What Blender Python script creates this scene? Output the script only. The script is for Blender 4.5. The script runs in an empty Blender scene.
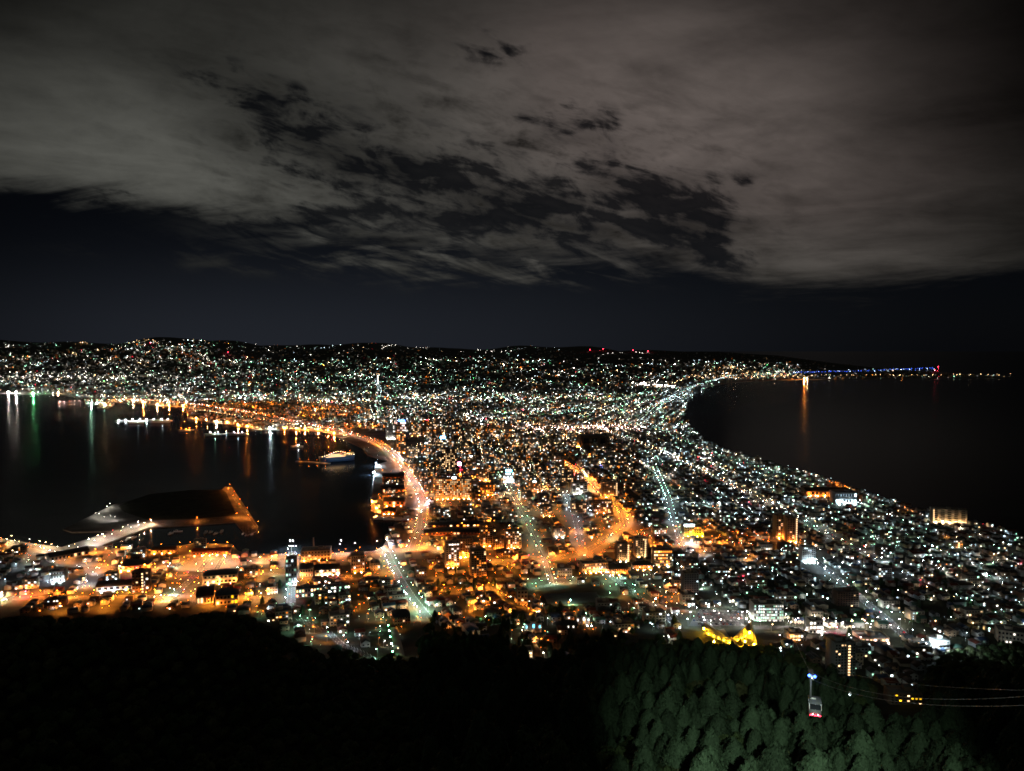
import bpy, bmesh, math, random
import numpy as np
from mathutils import Vector, Matrix
from mathutils.geometry import tessellate_polygon
random.seed(7); rng = np.random.default_rng(11)
PI = math.pi
scene = bpy.context.scene
col = scene.collection

# ------------------------------------------------------------------ camera
F = 755.0; PITCH = math.radians(2.9); CAMZ = 334.0
cam_data = bpy.data.cameras.new('camera'); cam = bpy.data.objects.new('camera', cam_data); col.objects.link(cam)
cam.location = (0, 0, CAMZ); cam.rotation_euler = (PI/2 - PITCH, 0, 0)
cam_data.sensor_width = 36; cam_data.lens = F/1024*36; cam_data.clip_start = 1; cam_data.clip_end = 90000
scene.camera = cam
# ------------------------------------------------------------------ render / exposure
scene.view_settings.view_transform = 'Standard'; scene.view_settings.look = 'None'
scene.view_settings.exposure = 0; scene.view_settings.gamma = 1
scene.render.engine = 'CYCLES'
cy = scene.cycles
cy.use_light_tree = True; cy.max_bounces = 3; cy.diffuse_bounces = 1; cy.glossy_bounces = 2
cy.transmission_bounces = 1; cy.transparent_max_bounces = 2; cy.sample_clamp_indirect = 2.0; cy.sample_clamp_direct = 0
cy.caustics_reflective = False; cy.caustics_refractive = False
cy.use_adaptive_sampling = False; cy.use_denoising = True; cy.denoiser = 'OPENIMAGEDENOISE'
cy.denoising_input_passes = 'RGB_ALBEDO_NORMAL'
cy.pixel_filter_type = 'BLACKMAN_HARRIS'; cy.filter_width = 1.65

# ------------------------------------------------------------------ node maths
class S:
    """a value in a node tree; operators add math nodes"""
    def __init__(s, nt, k): s.nt, s.k = nt, k
    def op(s, o, *a, clamp=False):
        n = s.nt.nodes.new('ShaderNodeMath'); n.operation = o; n.use_clamp = clamp
        for i, v in enumerate((s,) + a):
            if isinstance(v, S): s.nt.links.new(v.k, n.inputs[i])
            else: n.inputs[i].default_value = v
        return S(s.nt, n.outputs[0])
    def __add__(s, o): return s.op('ADD', o)
    def __radd__(s, o): return s.op('ADD', o)
    def __sub__(s, o): return s.op('SUBTRACT', o)
    def __rsub__(s, o): return (s*-1) + o
    def __mul__(s, o): return s.op('MULTIPLY', o)
    def __rmul__(s, o): return s.op('MULTIPLY', o)
    def __truediv__(s, o): return s.op('DIVIDE', o)
    def clamp(s): return s.op('ADD', 0.0, clamp=True)
    def smooth(s, a, b):
        n = s.nt.nodes.new('ShaderNodeMapRange'); n.interpolation_type = 'SMOOTHSTEP'; n.clamp = True
        s.nt.links.new(s.k, n.inputs[0]); n.inputs[1].default_value = a; n.inputs[2].default_value = b
        return S(s.nt, n.outputs[0])
def combine(nt, x, y, z):
    n = nt.nodes.new('ShaderNodeCombineXYZ')
    for i, v in enumerate((x, y, z)):
        if isinstance(v, S): nt.links.new(v.k, n.inputs[i])
        else: n.inputs[i].default_value = v
    return n.outputs[0]
def noise(nt, vec, scale, detail=6, rough=.55, dist=0.0, dims='3D'):
    n = nt.nodes.new('ShaderNodeTexNoise'); n.inputs['Scale'].default_value = scale; n.inputs['Detail'].default_value = detail
    n.inputs['Roughness'].default_value = rough; n.inputs['Distortion'].default_value = dist
    nt.links.new(vec, n.inputs['Vector']); return S(nt, n.outputs[0])

def pix_dir(px, py):
    px = np.asarray(px, float); py = np.asarray(py, float)
    x = (px-512)/F; y = -(py-385.5)/F; c, s = math.cos(PITCH), math.sin(PITCH)
    return np.stack([x, c + y*s, -s + y*c], -1)
def uv_of(px, py):
    d = pix_dir(px, py); return float(d[0]/d[1]), float(d[2]/d[1])

# ------------------------------------------------------------------ night sky: thin clear air low down, cloud sheet above
world = bpy.data.worlds.new('World'); scene.world = world; world.use_nodes = True
nt = world.node_tree; nt.nodes.clear()
tc = nt.nodes.new('ShaderNodeTexCoord'); sep = nt.nodes.new('ShaderNodeSeparateXYZ'); nt.links.new(tc.outputs['Generated'], sep.inputs[0])
X, Y, Z = (S(nt, sep.outputs[i]) for i in range(3))
ay = Y.op('ABSOLUTE').op('MAXIMUM', 0.08)
U = X/ay; V = Z/ay
zc = Z.op('MAXIMUM', 0.02) + 0.05
plan = combine(nt, X/zc, Y/zc, 0.0)                     # position on the cloud sheet
tang = combine(nt, U, V*2.2, 0.0)
n_big = noise(nt, plan, 1.3, 5, .55, .6)
n_fine = noise(nt, plan, 4.2, 9, .62, .5)
n_wisp = noise(nt, combine(nt, U*2.0+V*2.5, V*16.0-U*1.6, 0.0), 1.6, 8, .62, .9)
n_tuft = noise(nt, combine(nt, U*5.0+V*2, V*11.0, 3.0), 2.3, 9, .66, .7)
n_streak = noise(nt, combine(nt, U*5.0+V*5.0, V*17.0+U*3.2, 1.0), 2.6, 9, .60, .5)
n_mott = noise(nt, combine(nt, U*9.0, V*16.0+U*4.0, 5.0), 2.0, 8, .60, .35)
# lower edge of the sheet as elevation against bearing
edge_px = [(-60,190),(0,192),(70,197),(150,205),(220,218),(300,232),(400,246),(480,258),(560,262),(640,262),(700,272),(750,289),(800,292),(900,286),(1024,272),(1100,270)]
fc = nt.nodes.new('ShaderNodeFloatCurve'); cur = fc.mapping.curves[0]
pts = [uv_of(*p) for p in edge_px]
lo, hi = -0.8, 0.8
mapped = [((u-lo)/(hi-lo), v/0.5) for u, v in pts]
cur.points[0].location = (0, mapped[0][1]); cur.points[1].location = (1, mapped[-1][1])
for m in mapped: cur.points.new(*m)
fc.mapping.update()
nt.links.new(((U-lo)/(hi-lo)).clamp().k, fc.inputs['Value'])
edge = S(nt, fc.outputs[0])*0.5
def blob(px, py, rx, ry, rot=0.0):
    u0, v0 = uv_of(px, py); du = U-u0; dv = V-v0; c, s = math.cos(rot), math.sin(rot)
    a = (du*c + dv*s)*(F/rx); b = (dv*c - du*s)*(F/ry)
    return ((a*a + b*b)*-1).op('EXPONENT') if False else (S(nt, (a*a+b*b).k)*-1.0).op('EXPONENT')
sheet = (V - edge + (n_wisp-0.5)*0.085 + (n_fine-.5)*.02).smooth(-0.014, 0.03)
gap = (blob(240,88,50,16,-.35)*.85 + blob(282,100,40,14,-.2)*.8 + blob(300,128,60,18,-.5)*.9 + blob(345,148,70,16,-.15)*1.0 + blob(385,165,60,12,.1)*.7 + blob(420,188,110,20,-.05)*1.05
        + blob(555,125,42,20,0)*1.0 + blob(600,120,20,14)*.5 + blob(495,50,40,22,0)*.45 + blob(660,198,60,16,-.25)*1.15 + blob(695,225,45,22,-.5)*1.3 + blob(620,232,90,16,0)*1.05 + blob(725,262,34,14,-.3)*1.0 + blob(560,206,60,12)*.6
        + blob(30,196,50,8,-.15)*1.1 + blob(95,190,40,6,-.2)*.8 + blob(165,212,70,8,-.15)*1.0 + blob(280,222,80,10,-.05)*1.1 + blob(345,212,50,9)*.8 + blob(470,225,100,12,0)*.8 + blob(740,180,40,8,0)*.30 + blob(930,212,50,8,.1)*.25 + blob(190,52,70,14,.1)*.2 + blob(500,254,60,8)*.6)
mott = (n_mott*.55 + n_streak*.45 - .5)
hz = (blob(390,165,210,75,-.15)*.34 + blob(600,200,150,60,0)*.36 + blob(480,240,240,28)*.30)
holes = (mott*6.5 + hz + gap.op('MINIMUM', 1.25)*.50).smooth(.10, 1.15)*((gap+hz)*2.4).clamp()
cover = (sheet*(1.0 - holes*0.93)).clamp()
wisps = (n_streak*.6+n_wisp*.4).smooth(.46,.64)*(blob(235,266,80,8,-.08)*.55 + blob(330,262,90,9,-.05)*.6 + blob(510,270,110,16,0)*1.5 + blob(110,250,60,6,0)*.25 + blob(420,246,150,22,-.06)*.95 + blob(318,236,16,4,-.4)*.6).clamp()
cover = cover.op('MAXIMUM', wisps*.95)
# how strongly the town lights the sheet from below
lum = (0.0100 + blob(70,140,190,75,-.1)*.036 + blob(200,185,160,40,-.1)*.024 + blob(330,200,160,50,0)*.016 + blob(400,95,130,60)*.014 + blob(650,100,180,105,0)*.054 + blob(520,170,120,70,0)*.016 + blob(500,250,200,40)*.022 + blob(790,190,190,80,0)*.024
       + blob(850,262,160,26,0)*.016 + blob(1130,60,260,330,0)*-.010 + blob(-40,-10,200,80,0)*-.006 + blob(300,20,260,50)*.006)
zone = (blob(400,160,230,90,-.2) + blob(620,190,150,80,0)*.8 + blob(470,240,200,40)*.6).clamp()
lum = (lum*((n_fine-.5)*.5 + (n_big-.5)*2.3 + (n_tuft-.5)*.5 + mott*(zone*6.0+.5) + 1.36)).op('MAXIMUM', 0.0012)
warm = (blob(680,110,260,130,0)*1.0 + blob(900,100,250,200,0)*.8 + blob(600,10,300,60)*.4).clamp()
mixc = nt.nodes.new('ShaderNodeMix'); mixc.data_type = 'RGBA'
nt.links.new(warm.k, mixc.inputs['Factor']); mixc.inputs['A'].default_value = (1.0, 1.0, .88, 1); mixc.inputs['B'].default_value = (1.13, .93, .84, 1)
vs = nt.nodes.new('ShaderNodeVectorMath'); vs.operation = 'SCALE'; nt.links.new(mixc.outputs['Result'], vs.inputs[0]); nt.links.new(lum.k, vs.inputs['Scale'])
# clear night air from the Sky Texture, with the town's glow low over the land
sky = nt.nodes.new('ShaderNodeTexSky'); sky.sky_type = 'NISHITA'; sky.sun_disc = False
sky.sun_elevation = math.radians(24); sky.sun_rotation = math.radians(200)
skym = nt.nodes.new('ShaderNodeVectorMath'); skym.operation = 'MULTIPLY'; nt.links.new(sky.outputs[0], skym.inputs[0]); skym.inputs[1].default_value = (.00017, .00018, .00026)
glow = (V*V*-90.0).op('EXPONENT')*( (blob(430,345,340,900,0)*.009) + blob(150,345,260,900,0)*.008 + .0004) + .0009*(((U+.1)*(U+.1))*-2.4).op('EXPONENT') + .0006
gv = nt.nodes.new('ShaderNodeVectorMath'); gv.operation = 'SCALE'; gv.inputs[0].default_value = (.86, 1.0, 1.35); nt.links.new(glow.k, gv.inputs['Scale'])
clear = nt.nodes.new('ShaderNodeVectorMath'); nt.links.new(skym.outputs[0], clear.inputs[0]); nt.links.new(gv.outputs[0], clear.inputs[1])
mx = nt.nodes.new('ShaderNodeMix'); mx.data_type = 'RGBA'; nt.links.new(cover.k, mx.inputs['Factor'])
nt.links.new(clear.outputs[0], mx.inputs['A']); nt.links.new(vs.outputs[0], mx.inputs['B'])
bg = nt.nodes.new('ShaderNodeBackground'); bg.inputs['Strength'].default_value = 1.0
out = nt.nodes.new('ShaderNodeOutputWorld'); nt.links.new(mx.outputs['Result'], bg.inputs[0]); nt.links.new(bg.outputs[0], out.inputs[0])
world.cycles.sampling_method = 'MANUAL'; world.cycles.sample_map_resolution = 256

# ------------------------------------------------------------------ faint moon behind the clouds, and the summit floodlight on the wood
sun = bpy.data.lights.new('moon', 'SUN'); sun.energy = 0.012; sun.angle = math.radians(8); sun.color = (.8, .9, 1)
so = bpy.data.objects.new('moon', sun); so.rotation_euler = (math.radians(66), 0, math.radians(200)); col.objects.link(so)
sp = bpy.data.lights.new('summit_floodlight', 'SPOT'); sp.energy = 1.55e6; sp.color = (.85, 1, .80); sp.spot_size = math.radians(26); sp.spot_blend = 1.0; sp.shadow_soft_size = 1.2
spo = bpy.data.objects.new('summit_floodlight', sp); spo.location = (16, -6, 338); col.objects.link(spo)
spo.rotation_euler = Vector(tuple(pix_dir(735, 765))).to_track_quat('-Z', 'Y').to_euler()

# ------------------------------------------------------------------ terrain
PR = [0, 60, 120, 180, 300, 420, 560, 700, 820, 950, 1050, 1130, 1185, 1225, 1600]
PH = [325, 285, 245, 213, 165, 128, 92, 58, 36, 19, 10, 5, 2, -8, -60]
def lerp_tab(x, tab): return np.interp(x, [t[0] for t in tab], [t[1] for t in tab])
# wooded spur on the left: crest height (without trees) against picture column
CREST = [(-500,600),(-200,612),(-60,622),(0,620),(50,616),(100,612),(150,607),(190,603),(225,607),(250,618),(285,638),(320,656),(370,678),(420,690),(600,700)]
def mount(x, y):
    r = np.hypot(x, y); base = np.interp(r, PR, PH)
    yy = np.where(y > 1, y, 1.0); px = 512 + F*np.clip(x/yy, -3, 3)
    cp = lerp_tab(px, CREST)
    dip = np.arctan((cp-385.5)/np.hypot(F, px-512)) + PITCH*F/np.hypot(F, px-512)
    zc_ = 334 - 480*np.tan(dip) - 13.0
    amp = np.clip(zc_ - np.interp(480.0, PR, PH), 0, 90)*(y > 1)
    base = base + amp*np.exp(-((r-480)/110.0)**2)
    rel = (np.sin(x*.021+1.3)*np.cos(y*.017) + .6*np.sin(x*.043+y*.031))*4.0
    return base + rel*np.clip((r-60)/150, 0, 1)*np.clip((1000-r)/400, 0, 1)
def hills(x, y):
    y0 = 6300 + 1900*np.clip((x-900)/1500, 0, 1)
    t = np.clip((y-y0)/1000.0, -.2, 30)
    z = np.where(t > 0, 22*np.clip(t, 0, 40)**1.35, t*40)
    k = .82 - .5*np.clip((x-1500)/3500, 0, 1)
    z = np.where(z > 0, z*k, z); z = np.where(z > 180, 180+120*np.tanh((z-180)/120), z)*(1 + .16*np.sin(x*.0016+y*.0004)*np.clip(t/4, 0, 1) + .09*np.sin(x*.0041+1)*np.clip(t/4, 0, 1))
    # the range far behind
    def bump(cx, cy, rx, ry, h): return h*np.exp(-((x-cx)/rx)**2-((y-cy)/ry)**2)
    rough = 1 + .25*np.sin(x*.0011+.4)*np.cos(y*.0009) + .12*np.sin(x*.0034+y*.0021)
    rg = (bump(-4200,9300,900,900,260) + bump(-2600,11000,1500,1200,120) + bump(-6500,10500,1500,1500,220) + bump(500,14500,5000,2500,20)
          + bump(1700,11500,1500,1300,70) + bump(-8000,16000,5000,3000,170) + bump(5200,15500,2500,2000,50))*rough
    z = z + np.where(t > 0, rg*np.clip(t, 0, 1), 0)
    z = z - 300*np.clip((y-17500)/9000, 0, 1)
    return z - 120*np.clip((x-5450)/500, 0, 1)*(x > 5450)
LAND_Z = 2.0
def ground(x, y):
    x = np.asarray(x, float); y = np.asarray(y, float)
    return np.maximum(np.maximum(LAND_Z, mount(x, y)), hills(x, y))
def to_px(x, y, z):
    x = np.asarray(x, float); y = np.asarray(y, float); dz = np.asarray(z, float)-CAMZ
    c, s = math.cos(PITCH), math.sin(PITCH)
    dep = y*c - dz*s; up = y*s + dz*c; dep = np.where(dep > 1, dep, 1)
    return 512 + F*x/dep, 385.5 - F*up/dep
TT = 100.0*1.006**np.arange(930)
def ray(px, py):
    """where the sight line through a picture point first meets the ground"""
    d = pix_dir(px, py).reshape(-1, 3); n = len(d); lo_ = np.full(n, 100.0); hi_ = np.full(n, 26000.0); done = np.zeros(n, bool)
    for a in range(0, n, 400):
        q = d[a:a+400]; X_ = q[:, :1]*TT; Y_ = q[:, 1:2]*TT; b = CAMZ + q[:, 2:]*TT <= ground(X_, Y_)
        k = np.where(b.any(1), b.argmax(1), b.shape[1]-1); h = b.any(1); done[a:a+400] = h; hi_[a:a+400] = TT[k]; lo_[a:a+400] = TT[np.maximum(k-1, 0)]
    for _ in range(16):
        m = (lo_+hi_)/2; p = d*m[:, None]; b = CAMZ + p[:, 2] <= ground(p[:, 0], p[:, 1])
        hi_ = np.where(b, m, hi_); lo_ = np.where(b, lo_, m)
    p = d*hi_[:, None]; return p[:, 0], p[:, 1], done
def at(px, py):
    x, y, _ = ray([px], [py]); return float(x[0]), float(y[0])
def sea_at(px, py):
    d = pix_dir(px, py); t = -(CAMZ-LAND_Z)/d[2]; return float(d[0]*t), float(d[1]*t)
# ------------------------------------------------------------------ materials
def principled(name, c, rough=.85, metal=0, spec=.2, vary=0.0, scale=.3, bump=0.0):
    m = bpy.data.materials.new(name); m.use_nodes = True; t = m.node_tree; b = t.nodes['Principled BSDF']
    b.inputs['Base Color'].default_value = (*c, 1); b.inputs['Roughness'].default_value = rough; b.inputs['Metallic'].default_value = metal
    b.inputs['Specular IOR Level'].default_value = spec
    if vary:
        g = t.nodes.new('ShaderNodeNewGeometry'); n = t.nodes.new('ShaderNodeTexNoise'); n.inputs['Scale'].default_value = scale; n.inputs['Detail'].default_value = 4
        t.links.new(g.outputs['Position'], n.inputs['Vector'])
        r = t.nodes.new('ShaderNodeMapRange'); r.inputs[1].default_value = .3; r.inputs[2].default_value = .7; r.inputs[3].default_value = 1-vary; r.inputs[4].default_value = 1+vary
        t.links.new(n.outputs[0], r.inputs[0])
        v = t.nodes.new('ShaderNodeVectorMath'); v.operation = 'SCALE'; v.inputs[0].default_value = c; t.links.new(r.outputs[0], v.inputs['Scale'])
        t.links.new(v.outputs[0], b.inputs['Base Color'])
        if bump:
            bu = t.nodes.new('ShaderNodeBump'); bu.inputs['Strength'].default_value = bump; t.links.new(n.outputs[0], bu.inputs['Height']); t.links.new(bu.outputs[0], b.inputs['Normal'])
    return m
_em = {}
COL = dict(orange=(1, .26, .03), warm=(1, .60, .28), white=(1, .90, .78), cool=(.72, .92, 1), green=(.48, 1, .68), vivid=(.12, 1, .25),
           red=(1, .03, .06), blue=(.05, .14, 1), sky=(.12, .6, 1), pink=(1, .22, .42), yellow=(1, .52, .01), rose=(1,.62,.55), amber=(1, .20, .015))
def glowmat(c, L):
    k = (c, L)
    if k not in _em:
        m = bpy.data.materials.new('light_%s' % c); m.use_nodes = True; t = m.node_tree; t.nodes.clear()
        e = t.nodes.new('ShaderNodeEmission'); e.inputs[0].default_value = (*COL[c], 1); e.inputs[1].default_value = L
        o = t.nodes.new('ShaderNodeOutputMaterial'); t.links.new(e.outputs[0], o.inputs[0]); m.cycles.emission_sampling = 'FRONT'; _em[k] = m
    return _em[k]
M = dict(
    asphalt=principled('asphalt', (.055, .055, .056), .8, vary=.25, scale=.05),
    soil=principled('town_ground', (.10, .10, .094), .95, vary=.45, scale=.02),
    paint=principled('road_paint', (.7, .7, .68), .7),
    concrete=principled('concrete', (.30, .29, .27), .85, vary=.2, scale=.2),
    metal=principled('galvanised', (.35, .36, .37), .4, .8),
    dark=principled('dark_metal', (.05, .05, .055), .5, .3),
    glass=principled('window_glass', (.02, .024, .03), .12, 0, .6),
    bark=principled('bark', (.06, .042, .03), .95, vary=.3, scale=2),
    whitewall=principled('white_render', (.72, .72, .70), .8, vary=.08), cream=principled('cream_render', (.55, .49, .38), .85, vary=.12),
    tan=principled('tan_tile', (.42, .30, .20), .8, vary=.15), brick=principled('red_brick', (.27, .11, .07), .9, vary=.25, scale=1.0),
    grey=principled('grey_render', (.30, .31, .32), .85, vary=.12), brown=principled('brown_boarding', (.16, .11, .08), .85, vary=.15),
    pale=principled('pale_blue_siding', (.42, .48, .52), .8, vary=.1), roofgrey=principled('slate_roof', (.055, .058, .062), .6, vary=.2),
    roofred=principled('red_tin_roof', (.16, .045, .03), .5, vary=.2), roofblue=principled('blue_tin_roof', (.04, .07, .13), .45, vary=.2),
    roofbrown=principled('brown_tin_roof', (.085, .06, .045), .6, vary=.2), roofgreen=principled('green_copper_roof', (.07, .14, .11), .6, vary=.2),
    roofdeck=principled('flat_roof', (.12, .12, .12), .9, vary=.3, scale=.1), grassy=principled('turf', (.035, .07, .02), 1, vary=.4, scale=.2),
    hullwhite=principled('white_hull', (.7, .72, .74), .35, spec=.5), hullblue=principled('blue_hull', (.04, .09, .2), .35, spec=.5),
    hullred=principled('red_hull', (.3, .04, .03), .4, spec=.4), earth=principled('wood_floor', (.03, .034, .02), 1, vary=.4, scale=.05),
)
def foliage(name, c, v=.35):
    m = bpy.data.materials.new(name); m.use_nodes = True; t = m.node_tree; b = t.nodes['Principled BSDF']; b.inputs['Roughness'].default_value = .75; b.inputs['Specular IOR Level'].default_value = .15
    g = t.nodes.new('ShaderNodeNewGeometry'); n = t.nodes.new('ShaderNodeTexNoise'); n.inputs['Scale'].default_value = .09; n.inputs['Detail'].default_value = 2
    t.links.new(g.outputs['Position'], n.inputs['Vector'])
    oi = t.nodes.new('ShaderNodeObjectInfo')
    a = S(t, n.outputs[0])*1.0 + S(t, g.outputs['Random Per Island'])*.5 + S(t, oi.outputs['Random'])*.7
    k = (a-1.1)*(v*1.6) + 1.0
    vv = t.nodes.new('ShaderNodeVectorMath'); vv.operation = 'SCALE'; vv.inputs[0].default_value = c; t.links.new(k.k, vv.inputs['Scale']); t.links.new(vv.outputs[0], b.inputs['Base Color'])
    return m
M['cedar'] = foliage('cedar_foliage', (.050, .086, .048), .75); M['leafy'] = foliage('broad_leaves', (.065, .10, .04), .7); M['olive'] = foliage('pale_leaves', (.095, .11, .05), .7)

# ------------------------------------------------------------------ mesh building
class MB:
    def __init__(s): s.v, s.f, s.m, s.mats, s.n = [], [], [], [], 0
    def mi(s, mat):
        if mat not in s.mats: s.mats.append(mat)
        return s.mats.index(mat)
    def add(s, vs, fs, mat):
        k = s.mi(mat); b = s.n; s.v.extend(vs); s.n += len(vs)
        for f in fs: s.f.append([i+b for i in f]); s.m.append(k)
    def box(s, x, y, z, w, d, h, rot=0.0, mat=None, top=None, taper=1.0, bottom=False):
        c, sn = math.cos(rot), math.sin(rot); vs = []
        for zz, k in ((z, 1.0), (z+h, taper)):
            for sx, sy in ((-1,-1),(1,-1),(1,1),(-1,1)):
                a, b = sx*w/2*k, sy*d/2*k; vs.append((x+a*c-b*sn, y+a*sn+b*c, zz))
        s.add(vs, [(0,1,5,4),(1,2,6,5),(2,3,7,6),(3,0,4,7)] + ([(3,2,1,0)] if bottom else []), mat)
        b0 = s.n-8; k = s.mi(top or mat); s.f.append([b0+4, b0+5, b0+6, b0+7]); s.m.append(k)
    def gable(s, x, y, z, w, d, h, rot, mat, wall, over=.4):
        """ridge along local x; overhanging roof slabs with a gable wall under them"""
        c, sn = math.cos(rot), math.sin(rot)
        def P(a, b, zz): return (x+a*c-b*sn, y+a*sn+b*c, zz)
        w2, d2 = w/2+over, d/2+over; e = -h*over/(d/2)
        t = .18
        vs = [P(-w2,-d2,z+e+t), P(w2,-d2,z+e+t), P(w2,0,z+h+t), P(-w2,0,z+h+t), P(w2,d2,z+e+t), P(-w2,d2,z+e+t),
              P(-w2,-d2,z+e), P(w2,-d2,z+e), P(w2,0,z+h), P(-w2,0,z+h), P(w2,d2,z+e), P(-w2,d2,z+e)]
        s.add(vs, [(0,1,2,3),(3,2,4,5),(6,7,1,0),(7,8,2,1),(8,10,4,2),(10,11,5,4),(11,9,3,5),(9,6,0,3)], mat)
        if wall: s.add([P(-w/2,-d/2,z), P(-w/2,d/2,z), P(-w/2,0,z+h), P(w/2,-d/2,z), P(w/2,d/2,z), P(w/2,0,z+h)], [(0,2,1),(3,4,5)], wall)
    def hip(s, x, y, z, w, d, h, rot, mat, over=.5, ridge=.45):
        c, sn = math.cos(rot), math.sin(rot)
        def P(a, b, zz): return (x+a*c-b*sn, y+a*sn+b*c, zz)
        w2, d2, r = w/2+over, d/2+over, w/2*ridge
        s.add([P(-w2,-d2,z-.1), P(w2,-d2,z-.1), P(w2,d2,z-.1), P(-w2,d2,z-.1), P(-r,0,z+h), P(r,0,z+h)], [(0,1,5,4),(1,2,5),(2,3,4,5),(3,0,4)], mat)
    def quad(s, x, y, z, w, h, rot, mat, off=0.0, u=0.0):
        """upright rectangle on the local -y side, centred at u along the face, off in front of (x, y)"""
        c, sn = math.cos(rot), math.sin(rot)
        def P(a, b, zz): return (x+a*c-b*sn, y+a*sn+b*c, zz)
        s.add([P(u-w/2,-off,z), P(u+w/2,-off,z), P(u+w/2,-off,z+h), P(u-w/2,-off,z+h)], [(0,1,2,3)], mat)
    def band(s, z, w, h, n, frac, off, mats, wallmat):
        """one strip of panes and piers along the local x axis, facing -y, all joined"""
        us = []; bw = w/n
        for i in range(n): c = -w/2+bw*(i+.5); us += [c-bw*frac/2, c+bw*frac/2]
        us = [-w/2] + us + [w/2]; vs = [(u, -off, z) for u in us] + [(u, -off, z+h) for u in us]; k = len(us); b = s.n
        s.v.extend(vs); s.n += len(vs)
        for i in range(k-1): s.f.append([b+i, b+i+1, b+k+i+1, b+k+i]); s.m.append(s.mi(mats[i//2] if i % 2 else wallmat))
    def bead(s, x, y, z, r, mat, simple=False):
        if simple:
            s.add([(x,y,z+r*1.2),(x+r*1.1,y-r*.6,z-r*.5),(x-r*1.1,y-r*.6,z-r*.5),(x,y+r*1.2,z-r*.5)], [(0,2,1),(0,1,3),(0,3,2),(1,2,3)], mat)
        else:
            s.add([(x,y,z+r),(x+r,y,z),(x,y+r,z),(x-r,y,z),(x,y-r,z),(x,y,z-r)], [(0,1,2),(0,2,3),(0,3,4),(0,4,1),(5,2,1),(5,3,2),(5,4,3),(5,1,4)], mat)
    def lantern(s, x, y, z, r, glow, under, tri=False):
        """a shaded street lantern: glowing hood above, bright glass looking straight down"""
        if tri:
            s.add([(x,y,z+r),(x+r*1.1,y-r*.65,z-r*.35),(x-r*1.1,y-r*.65,z-r*.35),(x,y+r*1.25,z-r*.35)], [(0,2,1),(0,1,3),(0,3,2)], glow); b = s.n-4; s.f.append([b+1,b+2,b+3]); s.m.append(s.mi(under))
        else:
            k = r*.55; s.add([(x-r,y-r,z),(x+r,y-r,z),(x+r,y+r,z),(x-r,y+r,z),(x-k,y-k,z+r*.8),(x+k,y-k,z+r*.8),(x+k,y+k,z+r*.8),(x-k,y+k,z+r*.8)], [(0,1,5,4),(1,2,6,5),(2,3,7,6),(3,0,4,7),(4,5,6,7)], glow)
            b = s.n-8; s.f.append([b+3,b+2,b+1,b]); s.m.append(s.mi(under))
    def tube(s, p0, p1, r0, r1, mat, n=6, cap=True):
        p0, p1 = Vector(p0), Vector(p1); a = (p1-p0); q = a.to_track_quat('Z', 'Y'); vs = []
        for p, r in ((p0, r0), (p1, r1)):
            for i in range(n):
                t = 2*PI*i/n; vs.append(tuple(p + q @ Vector((r*math.cos(t), r*math.sin(t), 0))))
        fs = [(i, (i+1) % n, n+(i+1) % n, n+i) for i in range(n)]
        if cap: fs += [tuple(range(n, 2*n)), tuple(range(n-1, -1, -1))]
        s.add(vs, fs, mat)
    def mesh(s, name):
        me = bpy.data.meshes.new(name); nf = len(s.f)
        tot = np.array([len(f) for f in s.f], np.int32); st = np.zeros(nf, np.int32)
        if nf: st[1:] = np.cumsum(tot)[:-1]
        me.vertices.add(s.n); me.vertices.foreach_set('co', np.array(s.v, np.float32).ravel())
        flat = np.fromiter((i for f in s.f for i in f), np.int32)
        me.loops.add(len(flat)); me.loops.foreach_set('vertex_index', flat)
        me.polygons.add(nf); me.polygons.foreach_set('loop_start', st)
        for m in s.mats: me.materials.append(m)
        me.polygons.foreach_set('material_index', np.array(s.m, np.int32))
        me.update(calc_edges=True); return me
    def build(s, name, parent=None, loc=(0,0,0), rz=0.0):
        return link(name, s.mesh(name), parent, loc, rz)
def link(name, me, parent=None, loc=(0,0,0), rz=0.0):
    o = bpy.data.objects.new(name, me); col.objects.link(o); o.location = loc; o.rotation_euler = (0, 0, rz)
    if parent is not None: o.parent = parent
    return o
def tag(o, label=None, cat=None, group=None, kind=None):
    if label: o['label'] = label
    if cat: o['category'] = cat
    if group: o['group'] = group
    if kind: o['kind'] = kind
    return o
def empty(name, loc=(0,0,0), rz=0.0): return link(name, None, None, loc, rz)
# ------------------------------------------------------------------ the setting
coast_px = [(-80,394),(0,393.5),(30,394.5),(60,394),(84,399),(86,404),(112,406.5),(114,402),(140,403),(162,406),(184,407),(190,419),(225,424),(256,430),(300,430.5),(325,431.5),(346,440),(362,448),
    (368,455),(388,461),(375,465),(373.5,480),(371,510),(382,516),(410,517.5),(404,522),(394,524),(389,536),(383,546),(374,551),(330,553),(255,554),(238,551),(232,544),(196,543),(155,549),(113,548),
    (103,545.5),(119,539),(150,527.5),(200,524.5),(235,522),(240,528),(247,535),(256,531),(258,526),(249,512),(232,487),(225,486.5),(222,489.5),(190,490),(150,494),(132,500),(112,505),(88,517),(63,529),(72,532),(112,531),
    (62,547),(30,543),(0,538),(-80,533)]
coast = [sea_at(*p) for p in coast_px]
coast += [(-1500, 900), (-1700,-1600), (2600,-1600), (1500, 850)]
coast += [sea_at(*p) for p in [(1100,556),(1024,537),(985,524),(950,517),(905,505),(870,494),(835,481),(800,470.5),(765,462),(735,453),(708,442),(692,430),(684,417),(686,405),(694,395),(710,386),(735,382),(790,379.5),(900,379),(1015,377)]]
coast += [(5750, 10500), (5300, 30000), (-24000, 30000), (-14000, 6000)]
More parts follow.
